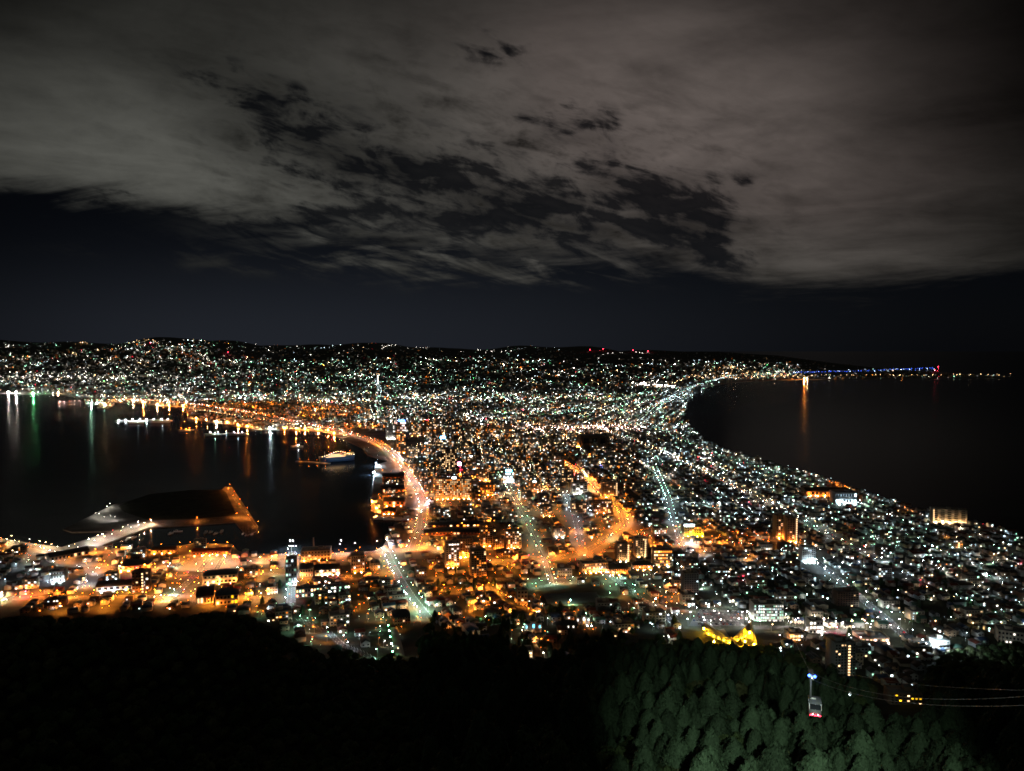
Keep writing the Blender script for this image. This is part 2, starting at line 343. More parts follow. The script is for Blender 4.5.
def in_poly(x, y, poly):
    x = np.asarray(x, float); y = np.asarray(y, float); r = np.zeros(x.shape, bool); j = len(poly)-1
    for i in range(len(poly)):
        xi, yi = poly[i]; xj, yj = poly[j]
        if yi != yj: r ^= ((yi > y) != (yj > y)) & (x < (xj-xi)*(y-yi)/(yj-yi)+xi)
        j = i
    return r
def seg_dist(x, y, a, b):
    ax, ay_ = a; bx, by = b; dx, dy = bx-ax, by-ay_; t = np.clip(((x-ax)*dx+(y-ay_)*dy)/max(dx*dx+dy*dy, 1e-6), 0, 1)
    return np.hypot(x-ax-t*dx, y-ay_-t*dy)
tri = tessellate_polygon([[Vector((x, y, 0)) for x, y in coast]])
mb = MB(); n = len(coast)
ccw = sum(coast[i][0]*coast[(i+1) % n][1]-coast[(i+1) % n][0]*coast[i][1] for i in range(n)) > 0
top = [(x, y, LAND_Z) for x, y in coast]; bot = [(x, y, -8) for x, y in coast]
fix = []
for t in tri:
    a, b, c = (coast[i] for i in t); up = (b[0]-a[0])*(c[1]-a[1])-(b[1]-a[1])*(c[0]-a[0]) > 0
    fix.append(tuple(t) if up else tuple(reversed(t)))
mb.add(top, fix, M['soil'])
mb.add(top+bot, [((i, i+n, (i+1) % n+n, (i+1) % n) if ccw else ((i+1) % n, (i+1) % n+n, i+n, i)) for i in range(n)], M['concrete'])
tag(mb.build('ground'), kind='structure')

# sea: one sheet to the horizon
wm = bpy.data.materials.new('sea_water'); wm.use_nodes = True; t = wm.node_tree; b = t.nodes['Principled BSDF']
b.inputs['Base Color'].default_value = (.004, .006, .009, 1); b.inputs['Roughness'].default_value = .145; b.inputs['IOR'].default_value = 1.22; b.inputs['Specular IOR Level'].default_value = .20
g = t.nodes.new('ShaderNodeNewGeometry'); mp = t.nodes.new('ShaderNodeMapping'); mp.inputs['Scale'].default_value = (.35, 1.0, 1); t.links.new(g.outputs['Position'], mp.inputs[0])
w1 = noise(t, mp.outputs[0], .012, 3, .5); w2 = noise(t, mp.outputs[0], .30, 3, .6)
bu = t.nodes.new('ShaderNodeBump'); bu.inputs['Strength'].default_value = .3; bu.inputs['Distance'].default_value = 1.0; t.links.new((w1*2.0+w2*.12).k, bu.inputs['Height']); t.links.new(bu.outputs[0], b.inputs['Normal'])
dk = t.nodes.new('ShaderNodeBsdfDiffuse'); dk.inputs[0].default_value = (.004, .006, .009, 1); ms = t.nodes.new('ShaderNodeMixShader'); ms.inputs[0].default_value = .45   # wind-roughened surface gives back only part of the sky
t.links.new(b.outputs[0], ms.inputs[1]); t.links.new(dk.outputs[0], ms.inputs[2]); t.links.new(ms.outputs[0], t.nodes['Material Output'].inputs['Surface'])
mb = MB(); mb.add([(-40000,-6000,0),(40000,-6000,0),(40000,60000,0),(-40000,60000,0)], [(0,1,2,3)], wm); tag(mb.build('sea'), kind='structure')

# rough ground on the reclaimed headland
wg = [sea_at(*p) for p in [(222,489.5),(190,490),(150,494),(132,500),(118,506),(124,512),(150,520.5),(200,518.5),(228,516),(236,514),(226,492)]]
mb = MB(); tr3 = tessellate_polygon([[Vector((x, y, 0)) for x, y in wg]]); fx = []
for t_ in tr3:
    a_, b_, c_ = (wg[i] for i in t_); fx.append(tuple(t_) if (b_[0]-a_[0])*(c_[1]-a_[1])-(b_[1]-a_[1])*(c_[0]-a_[0]) > 0 else tuple(reversed(t_)))
mb.add([(x, y, LAND_Z+.02) for x, y in wg], fx, M['earth']); tag(mb.build('waste_ground'), kind='structure')
# mountain under the viewpoint
mb = MB(); RR = np.concatenate([[0.5], np.arange(30, 700, 14), np.arange(700, 1580, 30)]); NA = 240; vs = []
for r in RR:
    a = np.arange(NA)*2*PI/NA; xs, ys = r*np.sin(a), r*np.cos(a); vs += list(zip(xs.tolist(), ys.tolist(), (mount(xs, ys)-.02).tolist()))
fs = [(i*NA+(j+1) % NA, i*NA+j, (i+1)*NA+j, (i+1)*NA+(j+1) % NA) for i in range(len(RR)-1) for j in range(NA)]
mb.add(vs, [tuple(reversed(f)) for f in fs], M['earth']); tag(mb.build('mountain'), kind='structure')
# hills behind the plain
mb = MB(); xs = np.arange(-22000, 7001, 200.0); ys = np.concatenate([np.arange(6000, 18000, 150.0), np.arange(18000, 27000, 600.0)]); gx, gy = np.meshgrid(xs, ys)
z = hills(gx, gy)-.02; z = np.where((gx > 5600), z-80, z); nx = len(xs)
mb.add(list(zip(gx.ravel().tolist(), gy.ravel().tolist(), z.ravel().tolist())), [(j*nx+i, j*nx+i+1, (j+1)*nx+i+1, (j+1)*nx+i) for j in range(len(ys)-1) for i in range(nx-1)], M['earth'])
tag(mb.build('hills'), kind='structure')

# ------------------------------------------------------------------ main roads, as picture polylines brought down to the ground
# name, points, width, colour, lamp spacing, strength, both sides
roads = [
 ('harbour_road', [(60,403),(130,400),(186,404),(256,414),(300,424),(345,433),(378,443),(395,456),(405,470),(416,488),(424,505),(421,528),(413,550)], 18, 'orange', 17, 95, 'rose'),
 ('harbour_road', [(186,409),(256,420),(310,429),(345,437)], 12, 'warm', 40, 60, None),
 ('quay_road', [(-60,545),(5,541),(40,548),(62,556),(100,541),(148,524)], 16, 'white', 13, 70, 'warm'),
 ('breakwater_road', [(148,524.5),(200,521),(236,518)], 8, 'orange', 34, 60, None),
 ('breakwater_road', [(228,488),(238,503),(250,518),(256,526)], 7, 'orange', 30, 60, None),
 ('shore_road', [(80,566),(150,572),(200,560),(260,561),(330,557),(385,551),(420,549),(470,560),(545,562),(590,549),(612,536),(624,526),(621,512),(603,497),(588,480),(560,462)], 15, 'orange', 14, 110, 'orange'),
 ('slope_street', [(386,552),(400,580),(413,600),(427,618)], 14, 'green', 17, 45, 'cool'),
 ('slope_street', [(292,552),(292,580),(291,603)], 12, 'cool', 26, 60, None),
 ('slope_street', [(208,560),(185,585),(165,602)], 11, 'warm', 24, 60, None),
 ('slope_street', [(222,560),(207,582),(196,602)], 11, 'warm', 24, 60, None),
 ('slope_street', [(500,475),(515,500),(530,530),(545,562),(552,585)], 9, 'green', 24, 30, 'warm'),
 ('slope_street', [(565,495),(575,520),(580,545)], 9, 'cool', 26, 25, None),
 ('cross_street', [(-40,601),(40,598),(120,597),(200,597),(262,598)], 13, 'orange', 15, 170, None),
 ('cross_street', [(255,573),(300,577),(370,580),(440,578),(520,580),(580,578)], 12, 'orange', 26, 80, None),
 ('cross_street', [(430,600),(480,592),(520,592),(560,583)], 9, 'orange', 30, 70, None),
 ('cross_street', [(400,452),(440,440),(500,436),(560,433),(600,428)], 14, 'warm', 24, 40, 'rose'),
 ('cross_street', [(424,505),(470,503),(520,497),(560,492),(600,488)], 11, 'warm', 24, 50, 'orange'),
 ('coast_avenue', [(600,430),(640,444),(690,466),(740,490),(785,511),(830,535),(862,552),(885,562)], 13, 'warm', 26, 40, 'cool'),
 ('coast_avenue', [(800,548),(830,572),(860,597),(885,618),(905,636)], 13, 'cool', 26, 70, None),
 ('park_avenue', [(655,470),(668,500),(676,530),(682,548)], 9, 'cool', 22, 25, 'green'),
 ('park_avenue', [(640,535),(690,537),(740,543),(790,546)], 11, 'orange', 26, 80, None),
 ('park_avenue', [(580,560),(605,572),(630,590),(650,604),(672,622)], 9, 'green', 24, 30, 'cool'),
 ('park_avenue', [(640,600),(665,608),(690,612)], 10, 'orange', 26, 60, None),
 ('beach_avenue', [(640,425),(660,405),(676,396),(695,386),(730,376),(790,374)], 22, 'cool', 34, 25, 'green'),
 ('beach_avenue', [(655,428),(700,450),(765,472),(830,492)], 10, 'green', 36, 12, None),
 ('cross_street', [(500,433),(560,429),(640,431)], 16, 'rose', 22, 120, 'warm'),
 ('inland_avenue', [(560,415),(600,404),(650,392)], 20, 'green', 40, 22, None),
 ('inland_avenue', [(378,402),(380,390),(376,380)], 20, 'cool', 45, 22, None),
 ('inland_avenue', [(180,352),(200,362),(230,366)], 22, 'orange', 60, 20, None),
 ('inland_avenue', [(20,378),(60,380),(110,378)], 24, 'white', 50, 30, None),
 ('hospital_street', [(752,628),(790,628),(830,633),(868,632)], 14, 'white', 18, 90, None),
 ('terrace_road', [(300,620),(330,634),(352,650),(372,660)], 8, 'cool', 34, 40, 'green'),
]
OCC = set()                                            # ground cells already taken
def occupy(x, y, w, d, rot, pad=2.0):
    c, s = math.cos(rot), math.sin(rot); w, d = w+2*pad, d+2*pad
    na, nb = int(w/3)+2, int(d/3)+2
    for i in range(na):
        for j in range(nb):
            a, b = -w/2+w*i/(na-1), -d/2+d*j/(nb-1); OCC.add((int((x+a*c-b*s)//4), int((y+a*s+b*c)//4)))
def is_free(x, y, w, d, rot):
    c, s = math.cos(rot), math.sin(rot)
    for a in (-.5, 0, .5):
        for b in (-.5, 0, .5):
            if (int((x+a*w*c-b*d*s)//4), int((y+a*w*s+b*d*c)//4)) in OCC: return False
    return True
LAMPS = []                                             # x, y, ground z, height, colour, strength, radius factor, where
WHERE = dict(harbour_road='the harbour road', quay_road='the fishing quay', breakwater_road='the breakwater', shore_road='the orange shore road', slope_street='a street down to the harbour', cross_street='a cross street',
    coast_avenue='the long avenue', park_avenue='the park avenue', beach_avenue='the beach avenue', inland_avenue='an inland avenue', hospital_street='the bright hospital street', terrace_road='the hillside lane')
def ground1(x, y): return float(ground(x, y))
def walk(pts, step):
    out = []
    for a, b in zip(pts[:-1], pts[1:]):
        L = math.dist(a, b); k = max(1, int(L/step))
        for i in range(k): out.append((a[0]+(b[0]-a[0])*i/k, a[1]+(b[1]-a[1])*i/k, math.atan2(b[1]-a[1], b[0]-a[0])))
    out.append((*pts[-1], out[-1][2])); return out
road_lines = []
for ri, (name, ppx, wid, colr, sp_, L, col2) in enumerate(roads):
    x, y, _ = ray([p[0] for p in ppx], [p[1] for p in ppx]); pts = list(zip(x.tolist(), y.tolist()))
    road_lines.append((pts, wid)); st = walk(pts, 18.0); mb = MB(); vs = []; lz = .10 + .004*ri
    for (px_, py_, a) in st:
        z = ground1(px_, py_)
        for k in (-1, 1):
            qx, qy = px_-math.sin(a)*k*wid/2, py_+math.cos(a)*k*wid/2; vs.append((qx, qy, max(z, ground1(qx, qy))+lz))
        if y.min() < 3500: occupy(px_, py_, 19, wid-2, a, .5)
    mb.add(vs, [(2*i+1, 2*i, 2*i+2, 2*i+3) for i in range(len(st)-1)], M['asphalt'])
    if y.min() < 2600:                                 # dashed centre line and edge lines
        for (px_, py_, a) in walk(pts, 12.0):
            z = ground1(px_, py_)+lz+.05; c, s = math.cos(a), math.sin(a)
            for off, ln in ((0, 6), (wid/2-1.2, 11.5), (-wid/2+1.2, 11.5)):
                q = [(u*ln/2, off+v*.12) for u, v in ((-1,-1),(1,-1),(1,1),(-1,1))]
                mb.add([(px_+u*c-v*s, py_+u*s+v*c, z) for u, v in q], [(0,1,2,3)], M['paint'])
    tag(mb.build(name), kind='structure')
    for i, (px_, py_, a) in enumerate(walk(pts, sp_*1.45)):
        for k in ((-1, 1) if wid >= 9 else ((-1) ** i,)):
            j = random.uniform(-7, 7)
            if random.random() < .12: continue
            qx, qy = px_-math.sin(a)*k*(wid/2+.6)+math.cos(a)*j, py_+math.cos(a)*k*(wid/2+.6)+math.sin(a)*j
            cc = col2 if (col2 and random.random() < .4) else colr
            if random.random() < .08: cc = random.choice(['warm', 'white', 'red', 'green'])
            LAMPS.append((qx, qy, ground1(qx, qy), 8.0, cc, L*random.choice([.25, .4, .7, 1, 1.3])*float(np.interp(qy, [700, 2200, 3500, 6000], [1, .7, .5, .35])), float(np.interp(qy, [1500, 3500], [1, .72])), WHERE[name]))
# ------------------------------------------------------------------ colour of the town's lights over the picture of the town
ZONES = [ # cx, cy, rx, ry, colour, probability, strength
 (130,600,150,15,'orange',.9,170),(30,540,45,14,'orange',.85,80),(60,575,85,12,'cool',.85,55),(200,565,75,26,'orange',.8,80),(110,560,60,10,'orange',.7,60),(330,565,90,24,'orange',.85,120),(310,600,40,14,'green',.5,25),
 (470,552,65,26,'orange',.85,130),(520,548,40,22,'orange',.65,60),(600,545,60,20,'orange',.85,90),(612,512,20,22,'orange',.9,90),(700,540,90,12,'orange',.75,80),(700,528,22,10,'orange',.8,60),(455,487,40,14,'orange',.75,60),
 (390,495,20,26,'orange',.8,70),(500,490,30,16,'orange',.6,50),(350,432,50,9,'orange',.6,30),(230,415,90,12,'orange',.75,20),(140,410,60,9,'orange',.6,30),(480,440,110,16,'warm',.5,25),(595,488,24,14,'orange',.7,50),
 (827,488,22,7,'orange',.95,60),(925,512,22,5,'orange',.95,60),(975,523,12,4,'orange',.9,40),(785,543,28,7,'orange',.9,90),(640,597,50,10,'orange',.5,60),(400,575,60,22,'orange',.5,60),(400,597,28,28,'green',.6,50),
 (570,590,80,16,'green',.4,30),(690,505,60,16,'cool',.5,30),(640,590,55,16,'green',.4,30),(560,430,70,10,'warm',.5,30),(770,620,110,18,'white',.6,60),(860,590,60,28,'cool',.6,40),(790,520,60,26,'cool',.4,20),
 (690,397,30,14,'cool',.7,14),(655,384,24,3,'white',.9,120),(575,430,75,6,'rose',.7,60),(250,412,120,10,'orange',.75,26),(400,545,240,50,'orange',.35,60),(60,378,80,5,'white',.7,25),(480,592,70,14,'orange',.8,110),(520,605,60,12,'orange',.7,80),(400,615,80,14,'orange',.4,60),(625,598,30,9,'orange',.8,90),(340,630,50,24,'green',.35,30),(900,545,40,18,'green',.3,20),(690,575,60,14,'cool',.4,25),(845,445,40,60,'cool',.5,15),
 (440,425,60,14,'white',.5,22),(720,372,40,6,'warm',.6,12),(150,370,100,24,'white',.4,10),(350,375,160,18,'green',.3,9)]
Z_ = np.array([z[:4] for z in ZONES], float)
def zone_colour(px, py):
    d = ((px-Z_[:,0])/Z_[:,2])**2 + ((py-Z_[:,1])/Z_[:,3])**2
    for i in np.argsort(d)[:3]:
        if d[i] < 1 and random.random() < ZONES[i][5]: return ZONES[i][4], ZONES[i][6], True
    r = random.random()
    if px > 640 and py > 425: mix = (('cool', .52), ('white', .66), ('warm', .82), ('green', .94), ('orange', .97), ('red', 1.1))
    elif py > 520: mix = (('orange', .62), ('white', .74), ('cool', .84), ('green', .94), ('warm', .985), ('red', 1.1))
    elif py > 430: mix = (('warm', .30), ('orange', .55), ('white', .68), ('cool', .80), ('green', .93), ('rose', .975), ('red', .985), ('blue', 1.1))
    else: mix = (('white', .30), ('green', .52), ('cool', .72), ('warm', .87), ('orange', .97), ('red', .985), ('vivid', 1.1))
    for c, q in mix:
        if r < q: return c, 14, False
FOREST = [(-400,615),(0,616),(120,613),(230,613),(255,620),(285,636),(320,652),(370,662),(400,664),(440,668),(500,664),(560,666),(610,664),(640,656),(690,645),(760,652),(795,655),(820,676),(850,690),(880,700),(905,700),(925,676),(950,655),(1000,646),(1024,648),(1300,640)]
def forest_edge(px): return lerp_tab(px, FOREST)
DARKS = [(573,594,36,10),(170,505,60,13),(610,650,60,16),(470,655,60,12),(430,640,30,14),(725,640,50,14),(592,440,14,6),(500,632,14,8)]  # temple roof, waste ground, woods
SPIT = [(50,550),(118,527),(150,521.5),(240,515),(262,530),(250,556),(262,480),(100,480),(40,520)]
SPIT = [(45,552),(45,515),(100,475),(265,475),(265,534),(236,538),(150,531),(112,546.5),(62,560)]
def in_dark(px, py): return any(((px-a)/c)**2+((py-b)/d)**2 < 1 for a, b, c, d in DARKS)

# ------------------------------------------------------------------ street grids
def district(x, y):
    if y < 1650 and x < 0.06*y - 20: return 0
    if y < 3000: return 1
    return 2
THETA = [math.radians(17), math.radians(4), math.radians(-18)]
blocks = []                                            # candidate plots
def grid(di, x0, x1, y0, y1, su, sv, lampstep, drop):
    th = THETA[di]; c, s = math.cos(th), math.sin(th); cx, cy_ = (x0+x1)/2, (y0+y1)/2; R = math.hypot(x1-x0, y1-y0)/2+50
    us = np.arange(-R, R, su); vs = np.arange(-R, R, sv); res = []
    for u in us:                                       # streets running away from the viewer
        for v in np.arange(-R, R, lampstep): res.append((u+random.uniform(-2, 2), v+random.uniform(-6, 6), 0))
    for v in vs:
        for u in np.arange(-R, R, lampstep): res.append((u+random.uniform(-6, 6), v+random.uniform(-2, 2), 1))
    a = np.array(res); x = cx + a[:,0]*c - a[:,1]*s; y = cy_ + a[:,0]*s + a[:,1]*c
    dd = np.where((y < 1650) & (x < .06*y-20), 0, np.where(y < 3000, 1, 2))
    k = (x > x0) & (x < x1) & (y > y0) & (y < y1) & (dd == di) & (np.random.RandomState(di+3).rand(len(x)) > drop)
    x, y = x[k], y[k]; k = in_poly(x, y, coast); return x[k], y[k]
def patchy(x, y):
    """the town is brighter in some quarters than in others"""
    return .5 + .25*np.sin(x*.011+1.1+1.3*np.sin(y*.004)) + .25*np.sin(y*.0067+.7+1.7*np.sin(x*.0061+2))
def add_lamps(x, y, hgt, base=1.0):
    z = ground(x, y); px, py = to_px(x, y, z)
    pt = patchy(x, y); sp = in_poly(px, py, SPIT)
    gain = np.interp(y, [700, 1800, 2600, 3500, 9000], [1.1, 1.1, .85, .65, .6])
    fe = forest_edge(px)
    for i in range(len(x)):
        if px[i] < -30 or px[i] > 1054 or py[i] > fe[i]-2 or in_dark(px[i], py[i]) or sp[i]: continue
        if random.random() > .35 + .9*pt[i]: continue
        c, L, zoned = zone_colour(px[i], py[i])
        far = y[i] > 2400
        if not zoned: L = 6*(10 ** random.gauss(0, .5))*(.5+pt[i])
        else: L *= random.choice([.2, .4, .9, 1.6])
        L *= float(gain[i])*(10**random.gauss(0, .28) if far else 1)
        if far and random.random() < .05: L *= 5
        LAMPS.append((float(x[i]), float(y[i]), float(z[i]), hgt*random.uniform(.8, 1.1), c, L*base, random.uniform(.7, 1.15), None))
# landmarks' cells are marked by the builders before the plots are filled, so lamps first
add_lamps(*grid(0, -1500, 120, 560, 1660, 58, 62, 25, .40), 7.0)
add_lamps(*grid(1, -300, 1600, 560, 3010, 64, 52, 24, .40), 7.0)
add_lamps(*grid(2, -2700, 2300, 3000, 5400, 80, 64, 36, .36), 8.5, .8)

def scatter(n, px0, px1, py0, py1, hgt=8, base=1.0, weight=None):
    px = rng.uniform(px0, px1, n); py = rng.uniform(py0, py1, n)
    if weight is not None: k = rng.random(n) < weight(px, py); px, py = px[k], py[k]
    x, y, ok = ray(px, py); k = ok & in_poly(x, y, coast) & (y > 0); add_lamps(x[k], y[k], hgt, base)
# the plain beyond: thinner towards the hills
def wfar(px, py):
    top = lerp_tab(px, [(-50,352),(60,352),(110,349),(140,341),(175,341),(200,350),(260,356),(330,357),(470,357),(520,352),(560,363),(620,364),(700,361),(760,363),(1100,371)])
    d = np.where(py > top, 1.0, np.where(py > top-6, .16, 0.0))*np.clip(.5 + (py-top)/14, 0, 1)
    return d*(.8 + .35*np.sin(px*.06+py*.35)+.3*np.sin(px*.021-py*.6))
scatter(9500, -20, 800, 341, 398, base=.6, weight=wfar)
scatter(1500, -20, 420, 372, 402, base=.7)
scatter(2500, 300, 700, 395, 430, base=.4)
scatter(600, 690, 1016, 369, 379, base=.42, weight=lambda px, py: np.where(px < 815, 1, .55)*np.where(py > 375.5, 1, .25))
scatter(260, 700, 800, 362, 378, base=.7)
scatter(150, 120, 210, 340, 356, base=.7)
# small lights at doors, yards and machines between the street lamps
def doors(px, py): return .35+.65*np.clip(patchy(px*6, py*14), 0, 1)
_n = len(LAMPS); scatter(3600, 0, 1024, 425, 560, hgt=4, base=.35, weight=doors); scatter(1500, 0, 1024, 560, 650, hgt=3.5, base=.5, weight=doors); scatter(700, -10, 560, 339, 352, hgt=8, base=.3)
LAMPS[_n:] = [l[:6]+(l[6]*.62,)+l[7:] for l in LAMPS[_n:]]
def string(pts, n, c, L, hgt=9, jit=1.0, rad=1.0):
    """a run of like lights along a line"""
    for i in range(n):
        t = (i+random.random()*.8)/n*(len(pts)-1); k = min(int(t), len(pts)-2); f = t-k
        px = pts[k][0]*(1-f)+pts[k+1][0]*f + random.gauss(0, jit); py = pts[k][1]*(1-f)+pts[k+1][1]*f + random.gauss(0, jit*.35)
        x, y = at(px, py); LAMPS.append((x, y, ground1(x, y), hgt, c, L*random.choice([.4, .8, 1, 1.5]), rad, None))
string([(793,373),(860,371.5),(935,368)], 80, 'blue', 3.5, jit=.7, rad=1.15)
string([(793,373),(935,369)], 22, 'cool', 10, jit=1.5)
string([(700,379),(800,376),(1012,375)], 60, 'warm', 16, jit=1.2)
string([(655,388),(700,376),(760,374),(800,376)], 45, 'warm', 16, jit=2)
for a in ([(0,347),(12,346)], [(75,340),(90,344)], [(256,345),(275,344),(300,346)], [(310,350),(330,347),(345,344)], [(380,347),(395,345)], [(408,347),(430,348)], [(468,350),(490,352),(512,352)],
          [(130,343),(150,339),(160,345)], [(600,355),(630,352),(655,354)], [(560,362),(640,358),(680,362)], [(690,361),(740,364)], [(25,333),(32,333)]):
    string(a, 10, random.choice(['white', 'cool', 'white', 'warm']), 8, jit=2)
string([(393,340),(397,340)], 5, 'orange', 18, jit=1)
string([(640,385),(646,383)], 6, 'white', 90, jit=.8, rad=1.3); string([(655,386),(675,387)], 14, 'white', 80, jit=1, rad=1.3)
for px, py in ((590,350),(603,349),(633,350),(648,351),(228,353),(938,367),(935,371),(330,343),(486,424)):
    x, y = at(px, py+1.5); LAMPS.append((x, y, ground1(x, y), 28, 'red', 14, 2.0, None))
x, y = at(182, 349); LAMPS.append((x, y, ground1(x, y), 30, 'cool', 60, 1.3, None))
x, y = at(805, 380.0); LAMPS.append((x, y+20, 2, 14, 'orange', 9000, 1.5, None)); x, y = at(808, 380.0); LAMPS.append((x, y+20, 2, 14, 'warm', 1000, 1.2, None))
# lights at the water's edge that streak across the harbour
for px, py, c, L in ((33,394.3,'vivid',40),(91,404,'green',160),(97,404,'cool',70),(105,406,'warm',60),(133,402.5,'cool',90),(120,402,'orange',60),(143,403,'orange',80),(157,406,'warm',80),(169,407,'orange',60),(183,407,'orange',60),
    (196,419.5,'orange',90),(206,421,'orange',90),(216,423,'warm',90),(227,424,'orange',90),(238,426.5,'orange',100),(247,428,'orange',100),(262,429,'warm',120),(270,429.5,'cool',120),(284,429.5,'orange',130),(296,430,'orange',90),(305,430,'orange',120),(318,430.5,'orange',120),(328,432,'orange',100),(334,435,'orange',100),
    (8,393,'white',40),(16,393,'white',40),(58,393.5,'warm',30),(376,466,'cool',110),(373.5,475,'cool',60),(371.8,505,'orange',60),(376,512,'orange',60)):
    x, y = sea_at(px, py); LAMPS.append((x, y+4, 2, 7, c, L*170, 1.3, 'the edge of the harbour'))
string([(112,505),(95,516),(104,521),(122,521)], 7, 'white', 16, hgt=8, jit=2, rad=1.2)
for px, py, c, L in ((939,653,'cool',420),(293,549,'white',120),(290,549,'white',120),(387,548,'white',120),(377,549,'rose',70),(355,552,'rose',70),(340,553,'white',70),(341,549,'rose',60)):
    x, y = at(px, py); LAMPS.append((x, y, ground1(x, y), 22 if px == 939 else 14, c, L, 1.2, None))
for (x, y, z, h, *_r) in LAMPS:
    if y < 3200: OCC.add((int(x//4), int(y//4)))

for (x, y, z, h, c, L, k, w) in []: pass

LAMPS[:] = [l for l in LAMPS if 560 < l[1] < 17500]
# ------------------------------------------------------------------ buildings one can name
REF = []                                               # (phrase, px, py): places the other labels lean on
def foot(pxl, pxr, pyb, pyt, depth):
    cx = (pxl+pxr)/2; x, y = at(cx, pyb)
    dist = math.hypot(x, y, CAMZ); s = y/F; dip = math.atan2(CAMZ-2, math.hypot(x, y))
    h = max(3.0, ((pyb-pyt)*s - depth*math.sin(dip)*.9)/math.cos(dip))
    k = math.hypot(x, y); x += x/k*depth/2; y += y/k*depth/2
    return x, y, ground1(x, y)-.3, (pxr-pxl)*s, h
def windows_on(root, w, d, z0, h, floors, bays, lit, colr, L, ww=None, dark=True, side=True, style='panes', wallm='grey'):
    """window rows on the face towards the harbour mountain: a band of panes per floor, or single windows on the nearest blocks"""
    fh = h/floors; bw = w/bays; ww = ww or bw*.55
    for f in range(floors):
        z = z0+f*fh+fh*.32; band = MB(); mm = []
        for b in range(bays):
            u = -w/2+bw*(b+.5); on = random.random() < lit; m = glowmat(random.choice(colr), L*random.choice([.5, 1, 1, 2])) if on else M['glass']; mm.append(m)
            if style == 'single': q = MB(); q.quad(0, -d/2, z, ww, fh*.48, 0, m, .05, u); wn = q.build('window', root); q = MB(); q.box(u, -d/2-.06, z-.12, ww+.2, .12, .1, 0, M['concrete']); q.build('sill', wn)
        if style != 'single': band.band(z, w*.97, fh*.48, bays, .58, d/2+.05, mm, M[wallm])
        if band.n: band.build('window_band', root)
def building(name, cat, label, pxl, pxr, pyb, pyt, depth=14, rot=None, wall='grey', roof='flat', floors=4, bays=8, lit=.3, colr=('warm',), L=3, flood=None, style='panes', ref=None, balcony=False, sign=None, stairs=None, group=None, roofmat=None, wh=None, top=True):
    x, y, z, w, h = foot(pxl, pxr, pyb, pyt, depth)
    rz = (THETA[district(x, y)] if rot is None else math.radians(rot))
    r = empty(name, (x, y, z), rz); tag(r, label, cat, group); occupy(x, y, w, depth, rz, 3); occupy(x+math.sin(rz)*(depth/2+8), y-math.cos(rz)*(depth/2+8), w, 14, rz, 0)
    rh = 0 if roof == 'flat' else min(5.0, h*.4); hw = h-rh
    b = MB(); b.box(0, 0, 0, w, depth, hw, 0, M[wall], M[wall]); b.build('wall', r)
    b = MB()
    if roof == 'flat':
        b.box(0, 0, hw+.01, w-.7, depth-.7, .12, 0, M['roofdeck'])
        for (cx_, cy_, ww_, dd_) in ((0,-depth/2+.15,w+.2,.35),(0,depth/2-.15,w+.2,.35),(-w/2+.12,0,.33,depth-.5),(w/2-.12,0,.33,depth-.5)): b.box(cx_, cy_, hw+.002, ww_, dd_, .95, 0, M[wall])
        ro = b.build('roof', r)
        if top and w > 9:
            q = MB(); q.box(random.uniform(-.2, .2)*w, depth*.12, hw+.13, min(7, w*.3), depth*.4, 3.0, 0, M[wall], M['roofdeck']); q.build('plant_room', ro)
            q = MB(); q.tube((w*.3, 0, hw), (w*.3, 0, hw+1.8), 1.1, 1.1, M['metal'], 10); q.build('water_tank', ro)
    elif roof == 'gable': b.gable(0, 0, hw, w, depth, rh, 0, M[roofmat or 'roofgrey'], M[wall], .8); b.build('roof', r)
    else: b.hip(0, 0, hw, w, depth, rh, 0, M[roofmat or 'roofgrey'], 1.0); b.build('roof', r)
    windows_on(r, w, depth, 0, hw, floors, bays, lit, colr, L, style=style, wallm=wall)
    if balcony:
        for f in range(1, floors):
            q = MB(); q.box(0, -depth/2-.75, f*hw/floors, w*.96, 1.5, .18, 0, M['concrete'], bottom=True); q.box(0, -depth/2-1.45, f*hw/floors+.18, w*.96, .1, .95, 0, M[wall]); q.build('balcony', r)
    if stairs is not None:                             # lit stair tower up one edge
        q = MB(); q.box(stairs*w, -depth/2-1.2, 0, 3.4, 2.4, hw+2.2, 0, M[wall]); st = q.build('stair_tower', r)
        for f in range(floors): q = MB(); q.quad(stairs*w, -depth/2-2.4, f*hw/floors+.8, 1.9, hw/floors*.5, 0, glowmat('warm', 3), .05); q.build('landing_light', st)
    if flood:
        c_, L_, n_ = flood
        for i in range(n_):
            q = MB(); u = -w/2+w*(i+.5)/n_; q.bead(u, -depth/2-5.5, 1.2, .5, glowmat(c_, L_*20)); q.box(u, -depth/2-5.5, 0, .3, .3, .7, 0, M['dark']); q.build('floodlight', r)
    if sign:
        c_, L_, sw, sh, su_ = sign
        q = MB(); q.box(su_*w, -depth/2+.6, hw+1.0, sw, .6, sh, 0, M['dark']); sg = q.build('sign_board', r); q = MB(); q.quad(su_*w, -depth/2+.3, hw+1.3, sw-.6, sh-.6, 0, glowmat(c_, L_), .04); q.build('sign_face', sg)
    if ref: REF.append((ref, (pxl+pxr)/2, (pyb+pyt)/2))
    return r
B = building
